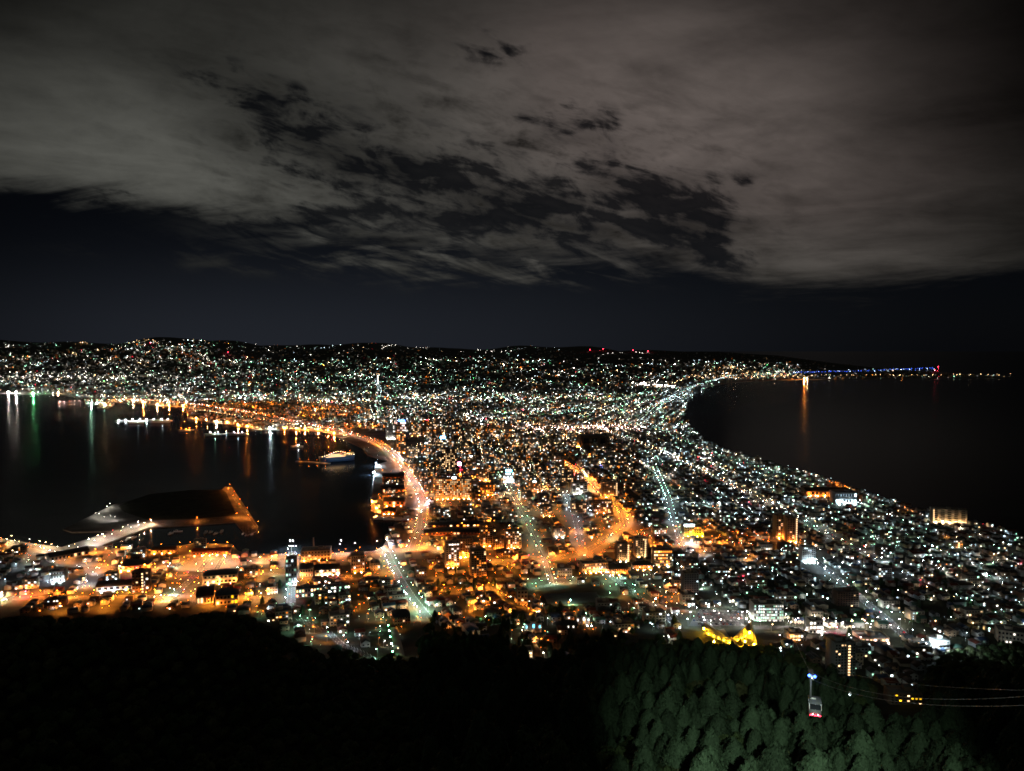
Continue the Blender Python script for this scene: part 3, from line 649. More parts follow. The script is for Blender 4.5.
# harbour bend and station quarter
B('hotel','hotel','wide ten storey orange lit hotel with rows of glowing windows',435,472,499,477,26,rot=4,wall='tan',floors=10,bays=22,lit=.75,colr=('warm','warm','orange'),L=1.6,flood=('orange',60,7),ref='the wide orange hotel',sign=('cool',25,9,4,.02))
B('apartment_tower','apartment block','slim orange lit tower beside the bend of the harbour road',396,405.5,453,431,16,rot=20,wall='tan',floors=14,bays=5,lit=.45,colr=('orange','warm'),L=2.5,flood=('orange',100,2),balcony=True,ref='the slim tower at the harbour bend')
B('office_tower','office block','dark brown tower with scattered warm windows beside pink neon sign',442,457,471,448,22,rot=4,wall='brown',floors=11,bays=9,lit=.5,colr=('warm',),L=1.6,ref='the dark tower with neon')
B('neon_building','office block','low block carrying a square glowing pink neon sign',456,463,476,465,15,rot=4,wall='brown',floors=4,bays=4,lit=.3,colr=('pink','red'),L=3,sign=('pink',40,9,9,0),ref='the pink neon sign')
B('department_store','shop building','store with a sky blue lit roof sign above dense warm windows',436,450,451,438,24,rot=4,wall='cream',floors=7,bays=10,lit=.5,colr=('warm','white'),L=2.2,sign=('sky',22,17,8,0),ref='the sky blue roof sign')
B('station_building','station','station block with deep blue lit roof near the railway',396,408,432,421,26,rot=4,wall='whitewall',floors=4,bays=8,lit=.6,colr=('white','rose'),L=3,sign=('blue',16,26,7,0),ref='the blue roofed station')
B('white_hotel','hotel','plain white slab hotel next to the railway tracks',386,396,439,425,18,rot=4,wall='whitewall',floors=8,bays=8,lit=.12,colr=('white',),L=3,flood=('white',60,3))
B('market_hall','shop building','orange lit block with bright lower floors behind the shopping street',480,495,495,483,24,rot=4,wall='tan',floors=4,bays=8,lit=.3,colr=('orange',),L=4,flood=('orange',120,3),ref='the orange market block')
B('shop_building','shop building','white lit shop with cyan blue roof sign at street head',503,514,482,471,20,rot=4,wall='whitewall',floors=3,bays=6,lit=.7,colr=('white','cool'),L=8,sign=('sky',26,15,6,0),flood=('cool',120,3),ref='the cyan roofed shop')
B('office_block','office block','pinkish tower rising left of the orange avenue',601,617,497,481,20,rot=4,wall='cream',floors=9,bays=8,lit=.2,colr=('warm',),L=2,flood=('orange',80,2),stairs=.42,ref='the pinkish tower')
B('office_block','office block','white block with four lit strips near pinkish tower',571,587,494,482,20,rot=4,wall='whitewall',floors=5,bays=4,lit=.3,colr=('white',),L=3,flood=('white',50,3))
B('office_block','office block','tall grey slab behind the orange avenue with few lit windows',561,573,482,469,18,rot=4,wall='grey',floors=9,bays=6,lit=.2,colr=('warm',),L=2)
B('apartment_block','apartment block','broad slab with evenly dotted windows left of orange avenue',593,612.5,513,500,14,rot=4,wall='tan',floors=6,bays=12,lit=.35,colr=('warm','white'),L=2.2,flood=('orange',45,3),ref='the broad dotted slab')
B('apartment_block','apartment block','brown slab with vertical rows of lights beside the dotted slab',571,586,514,502,14,rot=4,wall='tan',floors=6,bays=8,lit=.3,colr=('warm',),L=2)
B('concert_hall','hall','long dark windowless hall beside an orange lit pillar',580,606,447,434,60,rot=4,wall='brown',floors=1,bays=3,lit=0,ref='the dark hall')
B('office_building','office block','yellow orange lit building under a blue white sign',682,702,536,524,24,rot=4,wall='cream',floors=4,bays=8,lit=.2,colr=('orange',),L=3,flood=('yellow',110,4),sign=('cool',28,18,4,-.25),ref='the yellow orange block')
B('apartment_tower','apartment block','floodlit orange tower with glowing base lights',445,459,567,540,20,rot=10,wall='cream',floors=11,bays=5,lit=.25,colr=('white',),L=3,flood=('orange',220,3),ref='the floodlit orange tower')
B('apartment_block','apartment block','square orange block just behind the floodlit tower',457,472,557,536,20,rot=10,wall='tan',floors=8,bays=6,lit=.15,colr=('warm',),L=2,flood=('orange',140,3))
B('apartment_block','apartment block','stepped orange hotel with glowing balcony bands',470,485.5,577,547,22,rot=12,wall='tan',floors=12,bays=6,lit=.2,colr=('orange','warm'),L=2,flood=('orange',160,3),balcony=True,ref='the banded orange hotel')
B('apartment_tower','apartment block','tall brown tower standing right of the red roofed warehouses',480,492,546,523,18,rot=8,wall='tan',floors=10,bays=5,lit=.2,colr=('warm','orange'),L=2,flood=('orange',60,2),ref='the tall brown tower')
B('apartment_block','apartment block','small squat orange block beside the tall brown tower',492.5,503.5,549,537,16,rot=8,wall='tan',floors=5,bays=5,lit=.1,colr=('warm',),L=2,flood=('orange',90,2))
B('apartment_block','apartment block','orange block with dotted white windows beside green lit street',505,521,548,529,18,rot=6,wall='tan',floors=8,bays=7,lit=.35,colr=('white','warm'),L=2.4,flood=('orange',70,3))
B('apartment_tower','apartment block','right hand tower of the bright pair with white stair lights',634,646.5,557,536,18,rot=2,wall='cream',floors=10,bays=5,lit=.2,colr=('warm',),L=2,flood=('warm',50,2),stairs=.3,ref='the bright tower pair')
B('apartment_tower','apartment block','left hand tower of the bright pair near the orange road',616,627.5,561,541,18,rot=2,wall='tan',floors=9,bays=5,lit=.2,colr=('warm',),L=2,flood=('warm',70,2),stairs=.46)
B('apartment_block','apartment block','low block covered in pinkish orange windows',652,671,566,547,18,rot=2,wall='tan',floors=5,bays=9,lit=.6,colr=('warm','orange'),L=3,flood=('warm',50,2),balcony=True,ref='the low pinkish block')
B('school','school','long pale school with a lit lower storey',580,607,572,560,16,rot=10,wall='cream',floors=3,bays=12,lit=.3,colr=('warm',),L=2,flood=('orange',100,5),style='panes',ref='the long pale school')
B('warehouse','warehouse','orange lit annexe right of the long pale school',608,627,574,562,16,rot=4,wall='tan',roof='gable',roofmat='roofgrey',floors=2,bays=8,lit=.1,colr=('orange',),L=3,flood=('orange',160,3))
B('warehouse','warehouse','second orange lit annexe standing apart from the school',632,652,569,559,15,rot=4,wall='tan',roof='hip',floors=2,bays=8,lit=.1,colr=('orange',),L=3,flood=('orange',120,3))
B('apartment_block','apartment block','unlit grey tower among small houses',682,697,593,570,16,rot=4,wall='grey',floors=9,bays=6,lit=.05,colr=('cool',),L=1.5,ref='the unlit grey tower')
B('temple','temple','huge dark hipped temple roof without any lights',545,601,604,590,42,rot=6,wall='brown',roof='hip',roofmat='roofgrey',floors=1,bays=8,lit=0,ref='the dark temple roof')
B('hospital','hospital','white office slab crossed by bright horizontal window bands',751,781,621,599,18,rot=0,wall='whitewall',floors=6,bays=14,lit=.8,colr=('cool','white','green'),L=2.0,flood=('cool',60,5),style='single',ref='the white banded slab')
B('apartment_tower','apartment block','twin brown towers, the left one',774,783.5,538,514,18,rot=0,wall='tan',floors=13,bays=4,lit=.08,colr=('warm',),L=2,flood=('orange',150,2),stairs=.4,ref='the twin brown towers')
B('apartment_tower','apartment block','twin brown towers, the right one',785,795,542,516,18,rot=0,wall='tan',floors=13,bays=4,lit=.08,colr=('warm',),L=2,flood=('orange',120,2),stairs=.4)
B('apartment_block','apartment block','pale block right of the twin towers',800,813.5,562,545,15,rot=0,wall='whitewall',floors=7,bays=7,lit=.12,colr=('cool',),L=2,flood=('cool',50,3),ref='the pale block')
B('apartment_block','apartment block','unlit brown block above the cold white avenue',834,856,606,588,16,rot=0,wall='brown',floors=7,bays=8,lit=.04,colr=('warm',),L=2,ref='the unlit brown block')
B('apartment_block','apartment block','long white slab alone on the seashore with lit stripes',932,964,523,508,16,rot=-16,wall='cream',floors=7,bays=5,lit=.0,colr=('warm',),L=2,flood=('warm',80,5),stairs=-.45,ref='the seashore slab')
B('school','school','white lit school wing beside dark woods at the coast',998,1030,644,626,20,rot=-24,wall='cream',floors=3,bays=10,lit=.1,colr=('white',),L=2,flood=('white',60,4),style='single',ref='the white school wing')
B('apartment_block','apartment block','tall slab with a column of bright stair lights near woods',829,851,674,637,15,rot=6,wall='grey',floors=11,bays=7,lit=.06,colr=('warm',),L=2,stairs=.12,style='single',ref='the slab with stair lights')
B('office_building','office block','small white office with four bright upper windows',807,821,633,617,12,rot=0,wall='whitewall',floors=3,bays=4,lit=.6,colr=('white',),L=6,flood=('white',90,2),style='single',ref='the small white office')
B('dormitory','dormitory','dim block in the woods with yellow lit windows',887,918,704,684,12,rot=-6,wall='brown',floors=5,bays=8,lit=.42,colr=('warm','warm','yellow'),L=2.6,style='single',ref='the block with yellow windows')
B('supermarket','shop building','flat shop with pinkish lit forecourt near the slab',856,885,640,630,20,rot=0,wall='tan',floors=1,bays=7,lit=.5,colr=('rose','warm'),L=4,flood=('rose',70,4),ref='the pinkish forecourt')
B('sports_hall','hall','blue white floodlit hall behind the coast avenue',832,854,504,490,30,rot=0,wall='pale',floors=2,bays=8,lit=.4,colr=('cool',),L=3,flood=('cool',150,4),ref='the blue white hall')
B('depot','warehouse','orange lit depot on the coast behind the blue white hall',803,846,496,486,30,rot=0,wall='tan',roof='gable',roofmat='roofbrown',floors=1,bays=10,lit=.2,colr=('orange',),L=3,flood=('orange',150,6),ref='the orange depot')
# old harbour quarter
B('warehouse','warehouse','brick gabled warehouse with floodlit front beside the pale office',300,313,577,560,26,rot=16,wall='cream',roof='gable',floors=2,bays=5,lit=.1,colr=('orange',),L=3,flood=('orange',160,3),ref='the harbour warehouses')
B('warehouse','warehouse','brick warehouse with a row of glowing doors',315,340,575,561,24,rot=14,wall='cream',roof='gable',floors=2,bays=6,lit=.5,colr=('warm','white'),L=5,flood=('warm',110,5))
B('harbour_office','office block','blocky pale office behind the waterfront obelisk',302,331,560,547,26,rot=10,wall='cream',floors=3,bays=9,lit=.08,colr=('warm',),L=2,flood=('orange',50,4),ref='the waterfront office')
B('office_building','office block','square orange lit block left of the green slope street',351,364.5,572,552,20,rot=14,wall='tan',floors=5,bays=6,lit=.12,colr=('white',),L=3,flood=('orange',120,2),ref='the square orange block')
B('town_hall','hall','old brick hall with dark roof beside the green slope street',393,409,624,604,22,rot=17,wall='brick',roof='hip',floors=3,bays=6,lit=.06,colr=('warm',),L=2,flood=('warm',45,3),style='single',ref='the old brick hall')
B('school','school','long dark school with one row of greenish lit windows',296,322,597,585,13,rot=17,wall='grey',floors=2,bays=9,lit=.75,colr=('green','warm'),L=3,style='single',ref='the dark school')
B('school','school','dark wing with white and green lit ground floor',328,350,592,583,12,rot=14,wall='grey',floors=2,bays=8,lit=.6,colr=('white','green'),L=4,style='single')
B('glass_tower','office block','greenish block with dotted lamps under the white light mast',286,297,586,556,14,rot=14,wall='grey',floors=6,bays=4,lit=.4,colr=('green','cool'),L=1.2,ref='the greenish block')
B('warehouse','warehouse','white fronted hall with two glowing corner lamps',205,237,583,566,24,rot=14,wall='cream',roof='hip',floors=2,bays=8,lit=.15,colr=('warm',),L=4,flood=('warm',150,3),ref='the white fronted hall')
B('market_hall','hall','long dark gabled hall edged by bright street lamps',198,214,604,580,44,rot=20,wall='cream',roof='gable',roofmat='roofbrown',floors=1,bays=5,lit=.3,colr=('warm',),L=3,flood=('warm',90,3),ref='the long dark hall')
B('community_hall','hall','orange walled building beside the long dark hall',217,238,604,585,22,rot=18,wall='cream',roof='hip',floors=2,bays=6,lit=.25,colr=('yellow','warm'),L=4,flood=('yellow',170,2),style='single',ref='the orange walled hall')
B('apartment_block','apartment block','dark apartment block with a bright white stair column',134,150,592,569,14,rot=12,wall='brown',floors=7,bays=5,lit=.18,colr=('white','warm'),L=2,stairs=.15,style='single',ref='the white stair column')
B('fish_market','warehouse','long reddish quay shed beside the boat basin',194,230,555,546,20,rot=8,wall='brick',roof='gable',roofmat='roofred',floors=1,bays=10,lit=.3,colr=('orange','warm'),L=3,flood=('orange',45,5),ref='the reddish quay shed')
B('fish_shed','warehouse','low brown quay shed at the basin head',154,176,553,545,18,rot=8,wall='tan',roof='gable',roofmat='roofbrown',floors=1,bays=6,lit=.2,colr=('orange',),L=2,flood=('orange',50,3),ref='the basin head shed')
B('warehouse','warehouse','large curved shed lit orange between houses',122,150,570,557,30,rot=12,wall='tan',roof='hip',roofmat='roofbrown',floors=1,bays=6,lit=.1,colr=('orange',),L=2,flood=('orange',120,4),ref='the curved orange shed')
B('fishery_store','warehouse','long pale store lining the fishing quay',50,86,559,548,18,rot=48,wall='cream',roof='gable',roofmat='roofgrey',floors=1,bays=10,lit=.1,colr=('warm',),L=2,ref='the fishing quay store')
B('office_building','office block','white fronted office among the cold white houses',53,66,582,569,14,rot=14,wall='whitewall',floors=3,bays=5,lit=.1,colr=('cool',),L=2,flood=('cool',60,2),ref='the white fronted office')
B('shed','warehouse','pale roofed hall lit by a cold white lamp',100,134,590,577,24,rot=14,wall='pale',roof='gable',roofmat='roofgrey',floors=1,bays=6,lit=.1,colr=('cool',),L=3,flood=('cool',100,3),ref='the pale roofed hall')
B('villa','house','cluster house in the hillside dark with stacked lit windows',521,532,660,645,12,rot=4,wall='cream',floors=3,bays=3,lit=.95,colr=('warm',),L=3,style='single',ref='the villa with stacked windows')
B('guest_house','house','low hillside inn with a line of warm lit windows',556,577,628,618,10,rot=2,wall='brown',roof='hip',floors=1,bays=8,lit=.7,colr=('warm','white'),L=4,style='single',ref='the hillside inn')
B('shop_building','shop building','white square building by the white bank of lights',517,527.5,605,587,12,rot=2,wall='cream',floors=4,bays=3,lit=.05,colr=('warm',),L=3,flood=('rose',60,2),ref='the white square building')
# red brick warehouses on the quay: a row
for i, (a, b_, c_, d_) in enumerate(((383,404,482,472),(383,404,494,484),(384,405,506,496),(383,396,514,506))):
    B('brick_warehouse','warehouse','dark roofed brick quay warehouse, '+['first from the railway end','second from the railway end','third from the railway end','last at the harbour mouth'][i],a,b_,c_,d_,26,rot=4,wall='brick',roof='gable',floors=1,bays=5,lit=.3,colr=('orange','warm'),L=3,flood=('orange',90,3),group='brick warehouses on the quay',ref='the brick quay warehouses' if i == 1 else None)
for i, (a, b_, c_, d_) in enumerate(((428,484,527,520),(424,482,535,527))):
    B('brick_warehouse','warehouse','very long dark warehouse, '+['the one behind','the one in front'][i]+' of the pair',a,b_,c_,d_,24,rot=5,wall='brick',roof='gable',floors=1,bays=16,lit=.45,colr=('warm','orange'),L=4,group='long warehouses inland of the quay',ref='the very long warehouses' if i == 0 else None)
# downtown slabs in the middle distance
for i, (a, b_, c_, d_, wl) in enumerate(((410,421,436,422,'cream'),(423,432,436,420,'tan'),(433,443,434,421,'cream'),(452,462,438,422,'grey'),(464,474,441,427,'cream'),(476,487,438,424,'tan'),(489,499,436,419,'cream'),(502,512,437,423,'whitewall'),(407,420,457,446,'tan'),(421,432,458,443,'tan'),(424,436,471,461,'brown'),(410,421,472,463,'tan'),(476,489,480,466,'tan'),(466,476,468,456,'tan'),(524,536,449,437,'whitewall'),(541,552,450,438,'cream'),(515,526,470,458,'tan'),(528,540,492,481,'tan'),(540,552,516,505,'grey'),(552,565,537,526,'tan'))):
    B('office_block','office block', ('%s storey %s downtown block' % (['eight','ten','nine','seven'][i % 4], dict(cream='cream',tan='tan',grey='grey',whitewall='white',brown='brown')[wl])), a,b_,c_,d_,20,rot=4+random.uniform(-3,3),wall=wl,floors=[8,10,9,7][i % 4],bays=7,lit=.3,colr=('warm','white','warm','orange'),L=2,flood=(random.choice(['warm','orange','white']),45,2),group='downtown blocks',sign=(random.choice(['rose','white','red','cool']),12,8,3,0) if i % 4 == 1 else None)
DOWN = [o for o in col.objects if o.get('group') == 'downtown blocks']

# churches
def church(label, px, pyb, sc, lightc, wallm, ref, spire=True):
    x, y = at(px, pyb); z = ground1(x, y)-.3; r = empty('church', (x, y, z), math.radians(4)); tag(r, label, 'church'); occupy(x, y, 24*sc, 26*sc, 0, 2)
    b = MB(); b.box(0, 6*sc, 0, 11*sc, 16*sc, 8*sc, 0, M[wallm]); b.build('nave', r)
    b = MB(); b.gable(0, 6*sc, 8*sc, 16*sc, 11*sc, 5*sc, 0, M['roofgreen'], M[wallm], .3); o = b.build('roof', r); o.rotation_euler = (0, 0, PI/2); o.location = (6*sc, 6*sc, 0)
    for k, (ux, uy, w, h) in enumerate(((0,-4,5,13),(-6.5,0,3.2,9),(6.5,0,3.2,9))):
        b = MB(); b.box(ux*sc, uy*sc, 0, w*sc, w*sc, h*sc, 0, M[wallm]); tw = b.build('tower', r)
        b = MB(); b.tube((ux*sc, uy*sc, h*sc), (ux*sc, uy*sc, (h+.4)*sc), w*.74*sc, w*.74*sc, M[wallm], 8); b.tube((ux*sc, uy*sc, (h+.4)*sc), (ux*sc, uy*sc, (h+w*1.7)*sc), w*.7*sc, .05, M['roofgreen'], 8); b.tube((ux*sc, uy*sc, (h+w*1.6)*sc), (ux*sc, uy*sc, (h+w*1.6+2)*sc), .12, .12, M['metal'], 4); b.box(ux*sc, uy*sc, (h+w*1.6+1.2)*sc, 1.1*sc, .15, .2, 0, M['metal']); b.build('spire', tw)
        b = MB(); b.quad(ux*sc, (uy-w/2)*sc, h*.55*sc, w*.35*sc, h*.25*sc, 0, glowmat(lightc, 5), .06); b.build('window', tw)
    b = MB(); b.quad(0, (-4-2.5)*sc, .1, 2*sc, 3.2*sc, 0, M['brown'], .07); b.build('door', r)
    for ux in (-9, -4, 4, 9): b = MB(); b.bead(ux*sc, -9*sc, 1.1, .6, glowmat(lightc, 100)); b.box(ux*sc, -9*sc, 0, .3, .3, .6, 0, M['dark']); b.build('floodlight', r)
    REF.append((ref, px, pyb-8))
church('white spired church floodlit in icy blue among dark trees', 533, 632, 1.0, 'sky', 'whitewall', 'the icy blue church')
church('church with green roofs and a cyan glowing front behind the dark trees', 583, 624, .85, 'cool', 'cream', 'the cyan fronted church')
# tall things
def tower_tag(name, cat, label, px, pyb, parts, ref=None):
    x, y = at(px, pyb); r = empty(name, (x, y, ground1(x, y)-.2)); tag(r, label, cat); s = y/F
    for nm, fn in parts: b = MB(); fn(b, s); b.build(nm, r)
    if ref: REF.append((ref, px, pyb-6))
    occupy(x, y, 8, 8, 0, 2); return r
def obs_shaft(b, s): b.tube((0,0,0), (0,0,84), 6.5, 4.2, M['whitewall'], 5)
def obs_deck(b, s): b.tube((0,0,84), (0,0,90), 5, 11, M['whitewall'], 5); b.tube((0,0,90), (0,0,98), 12.5, 12.5, M['glass'], 5); b.tube((0,0,98), (0,0,100), 12.8, 11, M['whitewall'], 5)
def obs_light(b, s):
    for k in range(9): b.box(0, -7.6, 6+k*9, 2.4, .6, 5, 0, glowmat('white', 12))
    for k in range(5): b.bead(12.8*math.cos(k*1.2566+.3), 12.8*math.sin(k*1.2566+.3), 94, 1.6, glowmat('warm', 12))
tower_tag('observation_tower', 'observation tower', 'tall white lit observation tower standing over the far plain', 378, 384.5, [('shaft', obs_shaft), ('observation_deck', obs_deck), ('strip_light', obs_light), ('mast', lambda b, s: b.tube((0,0,100), (0,0,112), .8, .3, M['metal'], 6))], 'the white observation tower')
tower_tag('chimney', 'chimney', 'orange floodlit pillar standing alone left of the dark hall', 578, 446.5, [('shaft', lambda b, s: b.tube((0,0,0), (0,0,30), 3.6, 2.6, M['cream'], 10)), ('rim', lambda b, s: b.tube((0,0,30), (0,0,31.4), 3.1, 3.1, M['brick'], 10)),
    ('floodlight', lambda b, s: [b.bead(u, -7, 1.2, 1.0, glowmat('orange', 450)) for u in (-3, 3)])], 'the orange pillar')
tower_tag('obelisk', 'monument', 'slender pale column rising at the waterfront office', 313.7, 552, [('shaft', lambda b, s: b.tube((0,0,0), (0,0,24), 1.7, .8, M['cream'], 8)), ('plinth', lambda b, s: b.box(0,0,0,5,5,2.2,0,M['concrete'])), ('floodlight', lambda b, s: b.bead(0, -5, 1.2, .6, glowmat('orange', 220)))], 'the waterfront column')
tower_tag('light_mast', 'lighting mast', 'mast with twin white floodlights at the waterfront', 291.5, 556, [('pole', lambda b, s: b.tube((0,0,0), (0,0,17), .35, .22, M['metal'], 8)), ('crossbar', lambda b, s: b.box(0,0,17,6,.4,.4,0,M['metal'])), ('floodlight', lambda b, s: [b.bead(u, -.4, 16.4, .7, glowmat('white', 90)) for u in (-2.4, 2.4)])], 'the twin light mast')
# ropeway station terrace, lit yellow
def terrace():
    x, y = at(731, 645); z = ground1(x, y); r = empty('terrace', (x, y, z)); tag(r, 'yellow lit terrace with low walls meeting in a V', 'terrace'); occupy(x, y, 66, 34, 0, 1); REF.append(('the yellow terrace', 731, 642))
    P = [at(p, q) for p, q in ((705,634),(731,645),(750,634),(757,650),(738,651))]; P = [(a-x, b_-y, ground1(a, b_)-z) for a, b_ in P]
    b = MB(); b.add([(P[0][0]-1, P[0][1], P[0][2]+1), (P[1][0], P[1][1]-1, P[1][2]+1.2), (P[4][0], P[4][1], P[4][2]+1), (P[3][0], P[3][1], P[3][2]+1.2), (P[2][0], P[2][1]+1, P[2][2]+1), ((P[0][0]+P[2][0])/2, P[2][1]+12, P[2][2]+1)], [(0,1,5),(1,4,3),(1,3,2),(1,2,5)], M['concrete']); b.build('paving', r)
    for i, j in ((0,1),(1,2),(2,3),(1,4)):
        a, c = Vector(P[i]), Vector(P[j]); m = (a+c)/2; L = (c-a).length; b = MB()
        b.box(m.x, m.y, min(a.z, c.z)-1, L, .8, abs(a.z-c.z)+6.0, math.atan2(c.y-a.y, c.x-a.x), M['cream']); w = b.build('wall', r)
        for k in range(5): q = MB(); p = a.lerp(c, (k+.5)/5); q.bead(p.x, p.y-3.4, p.z+2.6, .42, glowmat('yellow', 450 if k in (0, 4) else 300)); q.build('wall_lamp', w)
    for k, (u, v) in enumerate(((704,633),(749.5,637),(754,649),(714,646),(745,646))):
        a, c = at(u, v); q = MB(); q.bead(a-x, c-y, ground1(a, c)-z+4.5, .75, glowmat('yellow', 1600)); q.tube((a-x, c-y, ground1(a, c)-z), (a-x, c-y, ground1(a, c)-z+4), .12, .1, M['metal'], 5); q.build('lamp', r)
terrace()
# ropeway valley station with its floodlit yard
B('ropeway_station','station','ropeway valley station with bright white forecourt at the woods edge',786,803,640,627,16,rot=2,wall='whitewall',floors=2,bays=6,lit=.7,colr=('white','warm'),L=5,flood=('white',140,4),style='single',ref='the ropeway station')
# green lit steps
x_, y_ = at(400, 655); x2, y2 = at(394, 628); r_ = empty('park_steps', (x_, y_, ground1(x_, y_))); tag(r_, 'pale park stairway climbing through green lit lawn', 'stairway')
b_ = MB(); n_ = 26; v_ = Vector((x2-x_, y2-y_, 0)); zs = ground1(x2, y2)-ground1(x_, y_); rr = math.atan2(v_.y, v_.x)
for i in range(n_): t_ = i/n_; b_.box(v_.x*t_, v_.y*t_, zs*t_-3, v_.length/n_, 7, 3.4, rr, M['concrete'])
b_.build('flight', r_)
for k in range(5):
    t_ = k/4; q = MB(); q.bead(v_.x*t_-6, v_.y*t_, zs*t_+3, .6, glowmat(['vivid','green'][k % 2], 100)); q.tube((v_.x*t_-6, v_.y*t_, zs*t_-1), (v_.x*t_-6, v_.y*t_, zs*t_+3), .1, .1, M['metal'], 5); q.build('lamp', r_)
REF.append(('the park steps', 398, 640)); occupy(x_+v_.x/2, y_+v_.y/2, 30, v_.length, 0, 2)

# piers of the far harbour
for i, (a, b2, wdt) in enumerate((((116,421),(172,420.5),26),((207,434),(247,433.5),22),((178,430),(194,429.5),14),((330,459),(352,452),14),((296,461),(330,463),7))):
    p, q = sea_at(*a), sea_at(*b2); m = MB(); L_ = math.dist(p, q); m.box((p[0]+q[0])/2, (p[1]+q[1])/2, -6, L_, wdt, 8.2, math.atan2(q[1]-p[1], q[0]-p[0]), M['concrete']); tag(m.build('pier'), kind='structure')
    for k in range(int(L_/34)+1):
        t_ = (k+.5)/(int(L_/34)+1); LAMPS.append((p[0]+(q[0]-p[0])*t_, p[1]+(q[1]-p[1])*t_-wdt*.3, 2.2, 7, 'cool' if i < 2 else 'orange', random.choice([30, 60, 120]) if i < 4 else 3, 1.1, None))

for u_ in range(12):
    for v_2 in range(5):
        q_ = at(686+u_*5.2, 610+v_2*4.2); OCC.update({(int(q_[0]//4)+i, int(q_[1]//4)+j) for i in (-1,0,1) for j in (-1,0,1)})
for u_, v_2 in ((692,612),(706,611),(720,611),(736,612),(690,620),(742,620),(688,627),(704,628),(720,628),(738,627),(714,619),(727,619)):
    q_ = at(u_, v_2); LAMPS.append((q_[0], q_[1], ground1(*q_), 9, random.choice(['cool','white']), 32, 1.0, 'the car park'))
for k_ in range(26):                                   # bright forecourts of the hospital street
    u_, v_2 = random.uniform(762, 872), random.uniform(622, 645); q_ = at(u_, v_2)
    if is_free(q_[0], q_[1], 2, 2, 0) and v_2 < forest_edge(u_)-6: LAMPS.append((q_[0], q_[1], ground1(*q_), 7, random.choice(['white','cool','warm','rose']), random.choice([12, 25]), 1.1, None))
# ------------------------------------------------------------------ building the lamps
LEVELS_ = [1, 2, 4, 8, 16, 32, 64, 130, 260, 500, 1000, 2000, 4000, 8000, 16000]
def level(L): return min(LEVELS_, key=lambda q: abs(math.log(q/L)))
def ordinal(n):
    ones = ['', 'first', 'second', 'third', 'fourth', 'fifth', 'sixth', 'seventh', 'eighth', 'ninth', 'tenth', 'eleventh', 'twelfth', 'thirteenth', 'fourteenth', 'fifteenth', 'sixteenth', 'seventeenth', 'eighteenth', 'nineteenth']
    tens = {2: 'twent', 3: 'thirt', 4: 'fort', 5: 'fift', 6: 'sixt', 7: 'sevent', 8: 'eight', 9: 'ninet'}
    if n < 20: return ones[n]
    a, b = divmod(n, 10)
    return tens[a]+'ieth' if b == 0 else tens[a]+'y-'+ones[b]

def rank_labels(items, fmt, maxd=1e9):
    """items: (object, look, px, py). The nearest findable place, the side of it and the rank along that side give each its own label"""
    bins = {}
    for o, look, px, py in items:
        ref = min(REF, key=lambda r: math.hypot(r[1]-px, (r[2]-py)*1.6)); dx, dy = px-ref[1], (py-ref[2])*1.6
        side = ('to the right of' if dx > 0 else 'to the left of') if abs(dx) > abs(dy) else ('in front of' if dy > 0 else 'behind')
        bins.setdefault((ref[0], side, look), []).append((math.hypot(dx, dy), o))
    for (ph, side, look), lst in bins.items():
        lst.sort(key=lambda q: q[0])
        for i, (_, o) in enumerate(lst):
            o['label'] = fmt % (look, ('nearest' if i == 0 else ordinal(i+1)+' nearest') if len(lst) > 1 else 'just', side, ph) if len(lst) > 1 else '%s %s %s' % (look, side, ph)
def lamp_radius(y, k): return max(.36, .205*y/F)*k
COLWORD = dict(orange='orange', warm='warm yellow', white='white', cool='cold white', green='pale green', vivid='green', red='red', blue='blue', sky='sky blue', pink='pink', yellow='yellow', rose='rosy')
def lamp_mats(x, y, c, L):
    """hood glow and the stronger light it throws down"""
    cold = 0.5 if (x > .17*y and c != 'orange' and y < 3200) else 1.0     # the eastern quarters keep small shaded lamps
    hood = L*(1.5 if cold < 1 else 1.0)*float(np.interp(y, [1500, 3000, 6000], [1.8, 1.8, 1.7]))
    hc, hl = ('amber', max(3, (hood*.8)**(.92 if 1180 < y < 2200 and x < -300 else .80))) if c == 'orange' and L < 1000 else (c, hood)
    return glowmat(hc, level(hl)), glowmat(c, level(L*cold*float(np.interp(y, [700, 1300, 2000, 3000, 5000, 8000], [115, 115, 120, 130, 95, 48]))))
